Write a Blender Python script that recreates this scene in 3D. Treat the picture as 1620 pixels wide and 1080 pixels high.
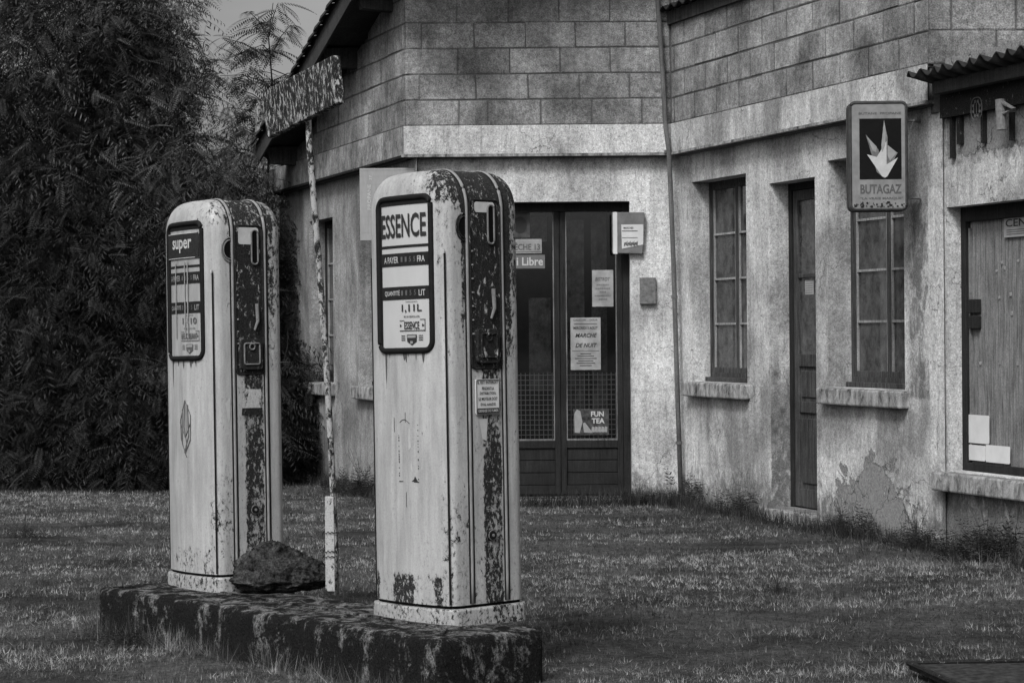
import bpy, math, random
import numpy as np
from mathutils import Vector, Matrix
random.seed(7); RNG = np.random.default_rng(7)
R = math.radians
S = bpy.context.scene
for o in list(bpy.data.objects): bpy.data.objects.remove(o)

# ------------------------------------------------------------------ camera
EYE, F, ROLL, HOR = 1.37, 3475.0, 0.008, 14.6
cd = bpy.data.cameras.new('camera'); cam = bpy.data.objects.new('camera', cd)
S.collection.objects.link(cam); S.camera = cam
cd.sensor_width = 36; cd.lens = 36 * F / 1620; cd.shift_y = -HOR / 1620
cd.clip_start = .1; cd.clip_end = 2000
cam.matrix_world = Matrix.Translation((0, 0, EYE)) @ Matrix.Rotation(R(90), 4, 'X') @ Matrix.Rotation(-ROLL, 4, 'Z')
# ------------------------------------------------------------------ world, sun, exposure
SUN_EL, SUN_AZ = R(46), R(-155)          # azimuth from +Y towards +X: behind the camera
w = bpy.data.worlds.new('World'); S.world = w; w.use_nodes = True
wt = w.node_tree; bg = wt.nodes['Background']
sky = wt.nodes.new('ShaderNodeTexSky'); sky.sky_type = 'NISHITA'; sky.sun_disc = False
sky.sun_elevation = SUN_EL; sky.sun_rotation = SUN_AZ; sky.dust_density = 6; sky.air_density = 1.5
bw = wt.nodes.new('ShaderNodeRGBToBW')
wt.links.new(sky.outputs[0], bw.inputs[0]); tcw = wt.nodes.new('ShaderNodeTexCoord'); nzw = wt.nodes.new('ShaderNodeTexNoise'); nzw.inputs['Scale'].default_value = 7; nzw.inputs['Detail'].default_value = 5
mrw = wt.nodes.new('ShaderNodeMapRange'); mrw.inputs[1].default_value = .3; mrw.inputs[2].default_value = .7; mrw.inputs[3].default_value = .8; mrw.inputs[4].default_value = 1.15
mpw = wt.nodes.new('ShaderNodeMapping'); mpw.inputs['Scale'].default_value = (1, 1, 2.5); mulw = wt.nodes.new('ShaderNodeMath'); mulw.operation = 'MULTIPLY'      # overcast: soft cloud mottling
wt.links.new(tcw.outputs['Generated'], mpw.inputs[0]); wt.links.new(mpw.outputs[0], nzw.inputs[0]); wt.links.new(nzw.outputs[0], mrw.inputs[0])
wt.links.new(bw.outputs[0], mulw.inputs[0]); wt.links.new(mrw.outputs[0], mulw.inputs[1]); wt.links.new(mulw.outputs[0], bg.inputs[0])
bg.inputs[1].default_value = 0.112
sd = bpy.data.lights.new('sun', 'SUN'); sun = bpy.data.objects.new('sun', sd); S.collection.objects.link(sun)
sd.energy = 2.0; sd.angle = R(16); sd.color = (1, 1, 1)
sv = Vector((math.sin(SUN_AZ) * math.cos(SUN_EL), math.cos(SUN_AZ) * math.cos(SUN_EL), math.sin(SUN_EL)))
sun.rotation_euler = sv.to_track_quat('Z', 'Y').to_euler()
S.view_settings.view_transform = 'Standard'; S.view_settings.look = 'None'
S.view_settings.exposure = 0.27; S.view_settings.gamma = 1

# ------------------------------------------------------------------ pixel -> place
def ray(px, py):
    a, b = px - 810, py - 540 + HOR
    return Vector(((a - ROLL * b) / F, 1, -(b + ROLL * a) / F))
def at(px, py, Y): r = ray(px, py); return Vector((r.x * Y, Y, EYE + r.z * Y))
def onz(px, py, z): r = ray(px, py); t = (z - EYE) / r.z; return Vector((r.x * t, t, z))

# ------------------------------------------------------------------ objects
def tag(o, label=None, cat=None, group=None, kind=None):
    if label: o['label'] = label
    if cat: o['category'] = cat
    if group: o['group'] = group
    if kind: o['kind'] = kind
    return o
def thing(name, label, cat, loc=(0, 0, 0), rz=0, group=None, tilt=0, sc=1):
    o = bpy.data.objects.new(name, None); S.collection.objects.link(o)
    o.matrix_world = Matrix.Translation(loc) @ Matrix.Rotation(rz, 4, 'Z') @ Matrix.Rotation(tilt, 4, 'Y') @ Matrix.Scale(sc, 4)
    o.empty_display_size = .1
    return tag(o, label, cat, group)
def mw(o):
    m = o.matrix_basis.copy()
    while o.parent: o = o.parent; m = o.matrix_basis @ m
    return m
class MB:
    def __init__(s): s.v = []; s.f = []; s.a = {}; s.sm = False
    def add(s, vs, fs):
        n = len(s.v); s.v += [Vector(p) for p in vs]; s.f += [tuple(i + n for i in f) for f in fs]; return n
    def box(s, c, h, m=None):     # centre, half sizes, optional 3x3
        vs = [Vector((x, y, z)) for x in (-h[0], h[0]) for y in (-h[1], h[1]) for z in (-h[2], h[2])]
        if m is not None: vs = [m @ p for p in vs]
        c = Vector(c)
        s.add([p + c for p in vs], [(0, 1, 3, 2), (4, 6, 7, 5), (0, 4, 5, 1), (2, 3, 7, 6), (0, 2, 6, 4), (1, 5, 7, 3)])
    def hexa(s, p):               # 8 points: 4 bottom, 4 top
        s.add(p, [(3, 2, 1, 0), (4, 5, 6, 7), (0, 1, 5, 4), (1, 2, 6, 5), (2, 3, 7, 6), (3, 0, 4, 7)])
    def tube(s, pts, r, n=8, cap=True):
        pts = [Vector(p) for p in pts]; rr = r if isinstance(r, (list, tuple)) else [r] * len(pts)
        base = len(s.v); rings = []
        for i, p in enumerate(pts):
            d = (pts[min(i + 1, len(pts) - 1)] - pts[max(i - 1, 0)]).normalized()
            up = Vector((0, 0, 1)) if abs(d.z) < .9 else Vector((1, 0, 0))
            x = d.cross(up).normalized(); y = d.cross(x).normalized()
            rings.append([p + (x * math.cos(t) + y * math.sin(t)) * rr[i] for t in [2 * math.pi * k / n for k in range(n)]])
        for rg in rings: s.v += rg
        for i in range(len(pts) - 1):
            for k in range(n):
                a, b = base + i * n + k, base + i * n + (k + 1) % n
                s.f.append((a, b, b + n, a + n))
        if cap:
            s.f.append(tuple(base + k for k in range(n))[::-1]); s.f.append(tuple(base + (len(pts) - 1) * n + k for k in range(n)))
    def build(s, name, m, parent=None, local=False, smooth=False, bevel=0):
        me = bpy.data.meshes.new(name); vs = s.v
        if parent is not None and not local:
            inv = mw(parent).inverted(); vs = [inv @ p for p in vs]
        me.from_pydata([tuple(p) for p in vs], [], s.f)
        for k, vals in s.a.items():
            at_ = me.attributes.new(k, 'FLOAT', 'POINT'); at_.data.foreach_set('value', np.array(vals, dtype=np.float32))
        if smooth: me.polygons.foreach_set('use_smooth', [True] * len(me.polygons))
        me.materials.append(m); me.update()
        o = bpy.data.objects.new(name, me); S.collection.objects.link(o)
        if parent is not None: o.parent = parent
        if bevel:
            b = o.modifiers.new('bevel', 'BEVEL'); b.width = bevel; b.segments = 2; b.limit_method = 'ANGLE'
        return o
def np_mesh(name, V, Fq, m, parent=None, attr=None, k=4):
    me = bpy.data.meshes.new(name); n = len(Fq)
    me.vertices.add(len(V)); me.vertices.foreach_set('co', V.astype(np.float32).ravel())
    me.loops.add(n * k); me.loops.foreach_set('vertex_index', Fq.astype(np.int32).ravel())
    me.polygons.add(n); me.polygons.foreach_set('loop_start', np.arange(0, n * k, k, dtype=np.int32))
    me.polygons.foreach_set('loop_total', np.full(n, k, dtype=np.int32))
    if attr:
        for kk, vals in attr.items():
            a = me.attributes.new(kk, 'FLOAT', 'POINT'); a.data.foreach_set('value', vals.astype(np.float32))
    me.materials.append(m); me.update(calc_edges=True); me.validate()
    o = bpy.data.objects.new(name, me); S.collection.objects.link(o)
    if parent is not None: o.parent = parent
    return o

# ------------------------------------------------------------------ materials (all grey: the photograph is black and white)
class NT:
    def __init__(s, name):
        s.m = bpy.data.materials.new(name); s.m.use_nodes = True; s.t = s.m.node_tree
        s.b = s.t.nodes['Principled BSDF']; s.tc = s.t.nodes.new('ShaderNodeTexCoord')
        s.b.inputs['Specular IOR Level'].default_value = .08
    def link(s, a, b): s.t.links.new(a, b)
    def noise(s, scale, detail=4, rough=.6, stretch=(1, 1, 1), dist=0, off=0):
        mp = s.t.nodes.new('ShaderNodeMapping'); mp.inputs['Scale'].default_value = stretch; mp.inputs['Location'].default_value = (off, off * .7, off * 1.3)
        s.link(s.tc.outputs['Object'], mp.inputs[0])
        n = s.t.nodes.new('ShaderNodeTexNoise'); n.inputs['Scale'].default_value = scale; n.inputs['Detail'].default_value = detail
        n.inputs['Roughness'].default_value = rough; n.inputs['Distortion'].default_value = dist
        s.link(mp.outputs[0], n.inputs[0]); return n.outputs[0]
    def math(s, op, a, b=None, c=None, clamp=False):
        n = s.t.nodes.new('ShaderNodeMath'); n.operation = op; n.use_clamp = clamp
        for i, x in enumerate((a, b, c)):
            if x is None: continue
            if isinstance(x, (int, float)): n.inputs[i].default_value = x
            else: s.link(x, n.inputs[i])
        return n.outputs[0]
    def rng(s, x, a, b, lo=0, hi=1):
        n = s.t.nodes.new('ShaderNodeMapRange'); n.inputs[1].default_value = a; n.inputs[2].default_value = b
        n.inputs[3].default_value = lo; n.inputs[4].default_value = hi; s.link(x, n.inputs[0]); return n.outputs[0]
    def mix(s, f, a, b):
        n = s.t.nodes.new('ShaderNodeMix'); n.data_type = 'FLOAT'
        for i, x in ((0, f), (2, a), (3, b)):
            if isinstance(x, (int, float)): n.inputs[i].default_value = x
            else: s.link(x, n.inputs[i])
        return n.outputs[0]
    def attr(s, name):
        n = s.t.nodes.new('ShaderNodeAttribute'); n.attribute_name = name; return n.outputs['Fac']
    def out(s, col, rough=.8, bump=None, bs=.3, bd=.005, metal=0):
        if isinstance(col, (int, float)): s.b.inputs['Base Color'].default_value = (col, col, col, 1)
        else: s.link(col, s.b.inputs['Base Color'])
        if isinstance(rough, (int, float)): s.b.inputs['Roughness'].default_value = rough
        else: s.link(rough, s.b.inputs['Roughness'])
        s.b.inputs['Metallic'].default_value = metal
        if bump is not None:
            n = s.t.nodes.new('ShaderNodeBump'); n.inputs['Strength'].default_value = bs; n.inputs['Distance'].default_value = bd
            s.link(bump, n.inputs['Height']); s.link(n.outputs[0], s.b.inputs['Normal'])
        return s.m
def cracks(n, scale, width, seed, lo=.5, hi=.56):
    mp = n.t.nodes.new('ShaderNodeMapping'); mp.inputs['Location'].default_value = (seed, seed, seed); n.link(n.tc.outputs['Object'], mp.inputs[0])
    nz = n.t.nodes.new('ShaderNodeTexNoise'); nz.inputs['Scale'].default_value = 5; nz.inputs['Detail'].default_value = 6; n.link(mp.outputs[0], nz.inputs[0])
    va = n.t.nodes.new('ShaderNodeVectorMath'); va.operation = 'MULTIPLY_ADD'; va.inputs[1].default_value = (.35, .35, .35); n.link(nz.outputs[1], va.inputs[0]); n.link(mp.outputs[0], va.inputs[2])
    v = n.t.nodes.new('ShaderNodeTexVoronoi'); v.feature = 'DISTANCE_TO_EDGE'; v.inputs['Scale'].default_value = scale; n.link(va.outputs[0], v.inputs['Vector'])
    return n.math('MULTIPLY', n.rng(v.outputs['Distance'], width, 0), n.rng(n.noise(1.7, 3, .6, off=seed), lo, hi))
def plain(name, c, rough=.7, var=.25, sc=30, stretch=(1, 1, 1)):
    n = NT(name); x = n.noise(sc, 5, .65, stretch)
    return n.out(n.rng(x, .25, .75, c * (1 - var), c * (1 + var)), rough, x, .2)

def m_plaster(name, base, dark, spec):
    n = NT(name)
    streak = n.noise(3.2, 6, .7, (3, 3, .45)); blotch = n.noise(1.5, 9, .62, (1, 1, .8), off=4, dist=.4); grain = n.noise(95, 3, .85, off=2); fine = n.noise(38, 5, .7, off=9)
    c = n.rng(streak, .32, .62, base * .72, base * 1.1)
    c = n.math('MULTIPLY', c, n.rng(blotch, .38, .58, .5, 1.1))
    c = n.math('MULTIPLY', c, n.rng(grain, .32, .68, .58, 1.38))
    c = n.math('MULTIPLY', c, n.rng(fine, .34, .66, .72, 1.22))
    drip = n.rng(n.noise(7, 6, .75, (4, 4, .22), off=12), .54, .66); c = n.mix(n.math('MULTIPLY', drip, .34), c, dark)
    pit = n.rng(n.noise(62, 4, .75, off=5), .58, .66); c = n.mix(n.math('MULTIPLY', pit, .7), c, dark)
    ck = cracks(n, 1.6, .006, 5); c = n.mix(n.math('MULTIPLY', ck, .85), c, .03)
    d = n.math('ADD', n.attr('damp_dark'), n.math('MULTIPLY', n.math('SUBTRACT', n.noise(11, 8, .75, (1, 1, .55), dist=.8, off=7), .5), 1.9))
    dm = n.rng(d, .42, .78); c = n.mix(n.math('MULTIPLY', dm, .8), c, n.rng(grain, .3, .7, dark * .6, dark * 1.9))
    p = n.math('ADD', n.attr('patch'), n.math('MULTIPLY', n.math('SUBTRACT', n.noise(4.5, 9, .72, off=3, dist=.4), .5), 2.6))
    pm = n.rng(p, .5, .53); c = n.mix(pm, c, n.rng(n.noise(60, 4, .8), .3, .7, base * .2, base * .62))
    ck2 = n.math('MULTIPLY', cracks(n, 3.2, .014, 9, .3, .35), n.rng(p, .36, .46)); c = n.mix(n.math('MULTIPLY', ck2, .9), c, .012)
    edge = n.math('MULTIPLY', n.rng(p, .46, .5), n.rng(p, .56, .5)); c = n.mix(n.math('MULTIPLY', edge, .8), c, .02)
    h = n.math('ADD', n.math('MULTIPLY', grain, .35), n.math('ADD', n.math('MULTIPLY', fine, .6), n.math('MULTIPLY', pm, -1.2)))
    return n.out(c, .92, h, .55, .006)
PLASTER = m_plaster('weathered_plaster', .51, .06, 0)
SIDEPL = m_plaster('side_plaster', .34, .04, 0)  # same plaster with a darker base, for the side wall
def m_block():
    n = NT('concrete_block'); t = n.attr('tone'); g = n.noise(100, 3, .9); f = n.noise(28, 6, .75, off=3); b = n.noise(2.2, 5, .6, off=6); st = n.noise(5, 5, .7, (3, 3, .4), off=8)
    c = n.math('MULTIPLY', t, n.rng(g, .3, .7, .3, 1.8)); c = n.math('MULTIPLY', c, n.rng(f, .3, .7, .5, 1.45)); c = n.math('MULTIPLY', c, n.rng(b, .34, .64, .45, 1.3))
    c = n.math('MULTIPLY', c, n.rng(st, .35, .7, .8, 1.12))
    return n.out(c, .95, n.math('ADD', g, f), .9, .006)
BLOCK = m_block()
MORTAR = plain('mortar', .09, .95, .4, 60)
def m_island():
    n = NT('lichen_concrete'); a = n.noise(9, 8, .75, (1, 1, .42), dist=.7); b = n.noise(120, 4, .85, off=3); c2 = n.noise(30, 6, .8, off=5)
    top = n.attr('top')
    x = n.math('ADD', a, n.math('MULTIPLY', n.math('SUBTRACT', c2, .5), .55)); x = n.math('ADD', x, n.math('MULTIPLY', top, .07))
    m = n.rng(x, .54, .69); c = n.mix(m, n.rng(b, .35, .7, .003, .03), n.rng(b, .32, .68, .03, .48))
    return n.out(c, .97, n.math('ADD', b, n.math('MULTIPLY', c2, 1.5)), 1, .012)
ISLAND = m_island()
def m_pump():
    n = NT('chipped_enamel'); r = n.attr('rust')
    st = n.noise(9, 6, .7, (3, 3, .25)); fl = n.noise(68, 8, .78, (1, 1, .62), off=2, dist=.2); gr = n.noise(160, 2, .6, off=4); big = n.noise(6, 5, .7, (1.5, 1.5, .5), off=8)
    base = n.math('MULTIPLY', n.rng(st, .3, .7, .30, .47), n.rng(gr, .3, .7, .9, 1.1))
    base = n.math('MULTIPLY', base, n.rng(big, .3, .7, .74, 1.08))
    x = n.math('ADD', r, n.math('MULTIPLY', n.math('SUBTRACT', fl, .5), 3.0)); x = n.math('ADD', x, n.math('MULTIPLY', n.math('SUBTRACT', big, .5), 1.3))
    m = n.rng(x, .5, .54)
    halo = n.math('MULTIPLY', n.rng(x, .2, .5), .5)
    c = n.mix(halo, base, .12); c = n.mix(m, c, n.rng(gr, .35, .7, .004, .035))
    n.b.inputs['Specular IOR Level'].default_value = .3
    return n.out(c, n.mix(m, .38, .95), n.math('MULTIPLY', m, -1), .5, .003)
ENAMEL = m_pump()
def m_rust(name, thr, lo=.01, hi=.5, sc=42, wd=.05):
    n = NT(name); f = n.noise(sc, 8, .78, (1, 1, .5), dist=.5); g = n.noise(150, 3, .7, off=3)
    m = n.rng(f, thr, thr + wd); c = n.mix(m, n.rng(g, .3, .7, lo * .5, .035), n.rng(g, .3, .7, hi * .6, hi))
    return n.out(c, .85, n.math('MULTIPLY', f, 1), .7, .006)
RUST = m_rust('flaking_rust', .57); RUSTD = m_rust('dark_rust', .6, hi=.3)
LICHEN = m_rust('lichen_crust', .47, hi=.42)
def m_stone():
    n = NT('mossy_stone'); f = n.noise(24, 8, .8); g = n.noise(120, 3, .8, off=3); b = n.noise(6, 4, .6, off=5)
    c = n.math('MULTIPLY', n.rng(f, .38, .7, .004, .085), n.rng(g, .3, .7, .2, 2.2)); c = n.mix(n.rng(b, .60, .72), c, n.rng(g, .3, .7, .03, .3))
    return n.out(c, .97, n.math('ADD', f, g), 1, .01)
STONE = m_stone()
def m_wood(name, c, var=.55):
    n = NT(name); a = n.noise(7, 8, .75, (9, 9, .5)); g = n.noise(90, 3, .7, off=3); b = n.noise(3, 5, .7, off=2)
    x = n.math('MULTIPLY', n.rng(a, .3, .72, c * (1 - var), c * (1 + var)), n.rng(g, .3, .7, .7, 1.3)); x = n.math('MULTIPLY', x, n.rng(b, .3, .7, .7, 1.2))
    return n.out(x, .85, a, .5, .004)
WOOD = m_wood('weathered_wood', .055, .9); WOODD = m_wood('dark_painted_wood', .022, .5); WOODG = m_wood('grey_shutter_wood', .17, .75); FRAME = m_wood('worn_frame_paint', .13, .75)
BEAM = m_wood('roof_timber', .05, .5)
BLACK = plain('black_void', .004, .9, .2); DARK = plain('dark_rubber', .012, .6, .3)
DIALM = plain('dial_plate', .42, .4, .08, 8, (1, 1, .4)); DIALD = plain('dial_plate_dull', .30, .4, .3, 14, (2, 2, .3))
INK = plain('dark_ink', .03, .6, .2); INKS = plain('grey_ink', .09, .7, .3); WHITE = plain('white_ink', .42, .6, .15); PALE = plain('pale_ink', .25, .6, .2)
BAND = plain('dark_dial_band', .018, .5, .3); GREYM = plain('grey_enamel', .14, .6, .5, 40)
METAL = plain('dull_metal', .16, .5, .4, 50); TRIM = plain('trim_metal', .22, .45, .3, 60, (1, 1, .3)); PAPER = plain('paper', .27, .8, .45, 7); PAPERL = plain('bright_paper', .55, .8, .12, 6)
SIGNW = plain('sign_enamel', .20, .4, .35, 9); SIGNG = plain('sign_rim', .05, .5, .4, 30); SIGNK = plain('sign_black', .006, .5, .3); PALESIGN = plain('pale_sign_panel', .28, .6, .12, 12, (3, 3, .5))
CONC = m_rust('stained_sill_concrete', .36, .05, .46, 15, .26)
TILE = plain('roof_tile', .035, .9, .5, 25); SHEET = plain('corrugated_sheet', .022, .8, .5, 20); PIPE = m_wood('downpipe_metal', .12, .4); GRILLE = plain('wire_grille', .7, .6, .2)
PAPERD = plain('torn_paper_grey', .2, .8, .5, 30)
def m_pane(name, c, rough, var):
    n = NT(name); a = n.noise(9, 6, .7, (1.2, 1.2, 1)); g = n.noise(100, 3, .8, off=2)
    x = n.math('MULTIPLY', n.rng(a, .3, .7, c * (1 - var), c * (1 + var)), n.rng(g, .3, .7, .75, 1.25)); n.b.inputs['Specular IOR Level'].default_value = .5
    return n.out(x, rough)
BEADM = m_wood('pale_bead', .26, .6)
DUSTY = m_pane('dusty_glass', .05, .07, .85); REFL_CURT = m_pane('reflection_cloth', .22, .9, .8)  # second one colours the strips that stand in for door-glass reflections
def m_glass():
    m = bpy.data.materials.new('shop_glass'); m.use_nodes = True; t = m.node_tree; t.nodes.remove(t.nodes['Principled BSDF'])
    tr = t.nodes.new('ShaderNodeBsdfTransparent'); tr.inputs[0].default_value = (.8, .8, .8, 1); gl = t.nodes.new('ShaderNodeBsdfGlossy'); gl.inputs['Roughness'].default_value = .04
    mx = t.nodes.new('ShaderNodeMixShader'); fr = t.nodes.new('ShaderNodeFresnel'); fr.inputs[0].default_value = 1.7
    t.links.new(fr.outputs[0], mx.inputs[0]); t.links.new(tr.outputs[0], mx.inputs[1]); t.links.new(gl.outputs[0], mx.inputs[2])
    t.links.new(mx.outputs[0], t.nodes['Material Output'].inputs[0]); return m
GLASS = m_glass()
def m_veg(name, lo, hi, tr=.25):
    n = NT(name); a = n.attr('tone'); n.b.inputs['Specular IOR Level'].default_value = .03
    c = n.math('MULTIPLY', n.rng(a, 0, 1, lo, hi), 1); m = n.out(c, .8)
    tb = n.t.nodes.new('ShaderNodeBsdfTranslucent'); n.link(c, tb.inputs[0]); mx = n.t.nodes.new('ShaderNodeMixShader'); mx.inputs[0].default_value = tr
    n.link(n.b.outputs[0], mx.inputs[1]); n.link(tb.outputs[0], mx.inputs[2]); n.link(mx.outputs[0], n.t.nodes['Material Output'].inputs[0]); return m
LEAF = m_veg('leaf', .005, .115, .25); LEAFD = m_veg('dark_leaf', .003, .075, .15); GRASS = m_veg('dry_grass', .02, .36, .15); BARK = plain('bark', .04, .95, .5, 20, (1, 1, .3)); WEED = m_veg('weed_leaf', .01, .12)
def m_soil():
    n = NT('soil'); a = n.noise(1.1, 6, .7, dist=.5); b = n.noise(34, 8, .85, off=3)
    return n.out(n.math('MULTIPLY', n.rng(a, .35, .65, .02, .09), n.rng(b, .33, .67, .1, 2.2)), .98, b, 1, .02)
SOIL = m_soil()

# ------------------------------------------------------------------ lettering
def glyphs(txt, w, h, bold=0.0, shear=0.0):
    """triangulated lettering fitted to a w x h box centred on 0,0"""
    c = bpy.data.curves.new('lettering', 'FONT'); c.body = txt; c.size = 1; c.offset = bold; c.resolution_u = 3; c.shear = shear
    o = bpy.data.objects.new('lettering', c); S.collection.objects.link(o)
    dg = bpy.context.evaluated_depsgraph_get(); me = bpy.data.meshes.new_from_object(o.evaluated_get(dg))
    vs = np.array([tuple(v.co) for v in me.vertices]); fs = [tuple(p.vertices) for p in me.polygons]
    bpy.data.objects.remove(o); bpy.data.curves.remove(c); bpy.data.meshes.remove(me)
    mn, mx = vs.min(0), vs.max(0)
    xs = (vs[:, 0] - mn[0]) / (mx[0] - mn[0]) * w - w / 2; ys = (vs[:, 1] - mn[1]) / (mx[1] - mn[1]) * h - h / 2
    return list(zip(xs, ys)), fs
def put_text(mb, txt, cx, cy, w, h, fn, bold=0.0, shear=0.0):
    vs, fs = glyphs(txt, w, h, bold, shear); mb.add([fn(x + cx, y + cy) for x, y in vs], fs)
def put_rect(mb, x0, y0, x1, y1, fn, nx=1):
    vs = []; fs = []
    for i in range(nx + 1):
        x = x0 + (x1 - x0) * i / nx; vs += [fn(x, y0), fn(x, y1)]
        if i: fs.append((2 * i - 2, 2 * i, 2 * i + 1, 2 * i - 1))
    mb.add(vs, fs)
def put_poly(mb, pts, fn): mb.add([fn(x, y) for x, y in pts], [tuple(range(len(pts)))])
def rrect(x0, y0, x1, y1, r, n=5):
    out = []
    for cx, cy, a0 in ((x1 - r, y1 - r, 0), (x0 + r, y1 - r, 90), (x0 + r, y0 + r, 180), (x1 - r, y0 + r, 270)):
        for k in range(n + 1):
            t = R(a0 + 90 * k / n); out.append((cx + r * math.cos(t), cy + r * math.sin(t)))
    return out
def dense(loop, step=.02):
    out = []
    for i, p in enumerate(loop):
        q = loop[(i + 1) % len(loop)]; L = math.dist(p, q); k = max(1, int(L / step))
        out += [(p[0] + (q[0] - p[0]) * j / k, p[1] + (q[1] - p[1]) * j / k) for j in range(k)]
    return out

# ================================================================== GROUND
g = MB(); nx = 60
g.add([(-900, -100, 0), (900, -100, 0), (900, 1800, 0), (-900, 1800, 0)], [(0, 1, 2, 3)])
tag(g.build('ground', SOIL), kind='structure')

# ================================================================== BUILDING
dw = Vector((ray(-384, 535).x, 1, 0)).normalized(); dw = -dw                    # wing direction, towards the camera
nw = Vector((-1, 0, 0)); nw = (nw - dw * nw.dot(dw)).normalized()
class Wall:
    def __init__(s, O, d, n): s.O = Vector((O[0], O[1], 0)); s.d = Vector(d); s.n = Vector(n)
    def pt(s, u, z, o=0): return s.O + s.d * u + s.n * o + Vector((0, 0, z))
    def hit(s, px, py, o=0):
        r = ray(px, py); e = Vector((0, 0, EYE)); P0 = s.O + s.n * o
        t = (P0 - e).dot(s.n) / r.dot(s.n); p = e + r * t; return (p - s.O).dot(s.d), p.z
    def box(s, mb, u0, u1, z0, z1, o0, o1):
        mb.hexa([s.pt(u0, z0, o1), s.pt(u1, z0, o1), s.pt(u1, z0, o0), s.pt(u0, z0, o0), s.pt(u0, z1, o1), s.pt(u1, z1, o1), s.pt(u1, z1, o0), s.pt(u0, z1, o0)])
YF = 17.375
A = at(641, 198, YF); B = at(1062, 198, YF)
FR = Wall(A, (1, 0, 0), (0, -1, 0)); WG = Wall(B, dw, nw); LW = Wall(A, -dw, nw)
uC = WG.hit(1470, 140)[0]; Cc = WG.pt(uC, 0); UR = Wall(Cc, (1, 0, 0), (0, -1, 0))
ZBT = FR.hit(850, 198)[1]; ZBB = FR.hit(850, 243)[1]; uB = (B - A).length; ROW = .203
LEN_L = LW.hit(428, 250)[0]
SB = -.085                                                                    # lower walls stand back under the band
house = thing('roadside_shop', 'abandoned concrete block roadside shop with pale plastered ground floor, glazed doors and rusty downpipe', 'building', (A.x, A.y, 0))

def wall_grid(W, u0, u1, z0, z1, o, holes, depth, damp_dark_f=None, patchf=None, step=.045):
    mb = MB(); us = sorted(set([round(x, 5) for x in np.arange(u0, u1, step)] + [u0, u1] + [h[i] for h in holes for i in (0, 1)]))
    zs = sorted(set([round(x, 5) for x in np.arange(z0, z1, step)] + [z0, z1] + [h[i] for h in holes for i in (2, 3)]))
    us = [x for x in us if u0 <= x <= u1]; zs = [x for x in zs if z0 <= x <= z1]
    idx = {}; damp_dark = []; patch = []
    def vid(u, z, oo):
        k = (u, z, oo)
        if k not in idx:
            idx[k] = len(mb.v); mb.v.append(W.pt(u, z, oo)); damp_dark.append(damp_dark_f(u, z) if damp_dark_f else 0); patch.append(patchf(u, z) if patchf else 0)
        return idx[k]
    def inh(u, z): return any(h[0] < u < h[1] and h[2] < z < h[3] for h in holes)
    for i in range(len(us) - 1):
        for j in range(len(zs) - 1):
            if inh((us[i] + us[i + 1]) / 2, (zs[j] + zs[j + 1]) / 2): continue
            for oo in (o, o - depth):
                mb.f.append((vid(us[i], zs[j], oo), vid(us[i + 1], zs[j], oo), vid(us[i + 1], zs[j + 1], oo), vid(us[i], zs[j + 1], oo)))
    for h in holes:
        for (ua, za, ub, zb) in ((h[0], h[2], h[0], h[3]), (h[1], h[2], h[1], h[3]), (h[0], h[2], h[1], h[2]), (h[0], h[3], h[1], h[3])):
            mb.f.append((vid(ua, za, o), vid(ub, zb, o), vid(ub, zb, o - depth), vid(ua, za, o - depth)))
    mb.a = {'damp_dark': damp_dark, 'patch': patch}; return mb
def hole(W, x0, y0, x1, y1, o):
    u0, z0 = W.hit(x0, y1, o); u1, z1 = W.hit(x1, y0, o); z1 = W.hit(x0, y0, o)[1]; z0 = W.hit(x0, y1, o)[1]
    return [min(u0, u1), max(u0, u1), z0, z1]
# openings, measured on the lower wall planes
H_door = hole(FR, 770, 320, 996, 788, SB)
H_w1 = hole(WG, 1097, 288, 1180, 603, SB); H_nd = hole(WG, 1221, 290, 1289, 802, SB); H_w2 = hole(WG, 1312, 254, 1429, 612, SB)
H_sw = hole(WG, 1500, 328, 1500, 744, SB); H_sw[1] = H_sw[0] + 1.9
H_l1 = hole(LW, 527, 343, 490, 606, SB); H_l1[0], H_l1[1] = LW.hit(527, 450, SB)[0], LW.hit(490, 450, SB)[0]
H_l2 = [LW.hit(640, 450, SB)[0] , LW.hit(569, 450, SB)[0], H_l1[2], H_l1[3]]
H_l2[0] = H_l2[1] - .86
uEnd = H_sw[1] + 1.2
# reentrant corner and outer corner of the set-back lower walls
co = SB
def damp_dark_front(u, z): return max(.2, .85 - z * 1.6) + .25 * math.exp(-((z - ZBB) / .12) ** 2)  # damp at the foot; also darker just under the band
def under(h, u, z): return .42 * math.exp(-((z - h[2]) / .35) ** 2) * (h[0] - .05 < u < h[1] + .05) if z < h[2] else 0
pu, pz = WG.hit(1380, 800, SB)
def damp_dark_wing(u, z):
    d = max(0, .95 - z * 1.7) + .2 * math.exp(-((z - ZBB) / .1) ** 2) + .8 * under(H_w1, u, z) + .75 * under(H_w2, u, z)  # damp foot, darker just under the band, stained below the sills
    d += .46 * math.exp(-((u - (H_w2[1] + .18)) / .16) ** 2) * (0.9 < z < 2.2) + .25 * (H_w2[1] < u < uC) * (z > .9)
    if u > uC: d += .35 * (z < H_sw[2]) + .5 * (z > 2.36)
    return d
def patch_wing(u, z):
    e = (abs(u - pu) / .62) ** 1.4 + (abs(z - .12 - .08 * math.sin(u * 17)) / .42) ** 1.6; p = 1.0 - .6 * e
    if u > uC + .06 and z > 2.42: p = max(p, .5 + (z - 2.42) * 5)
    return max(0, min(1, p))
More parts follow.
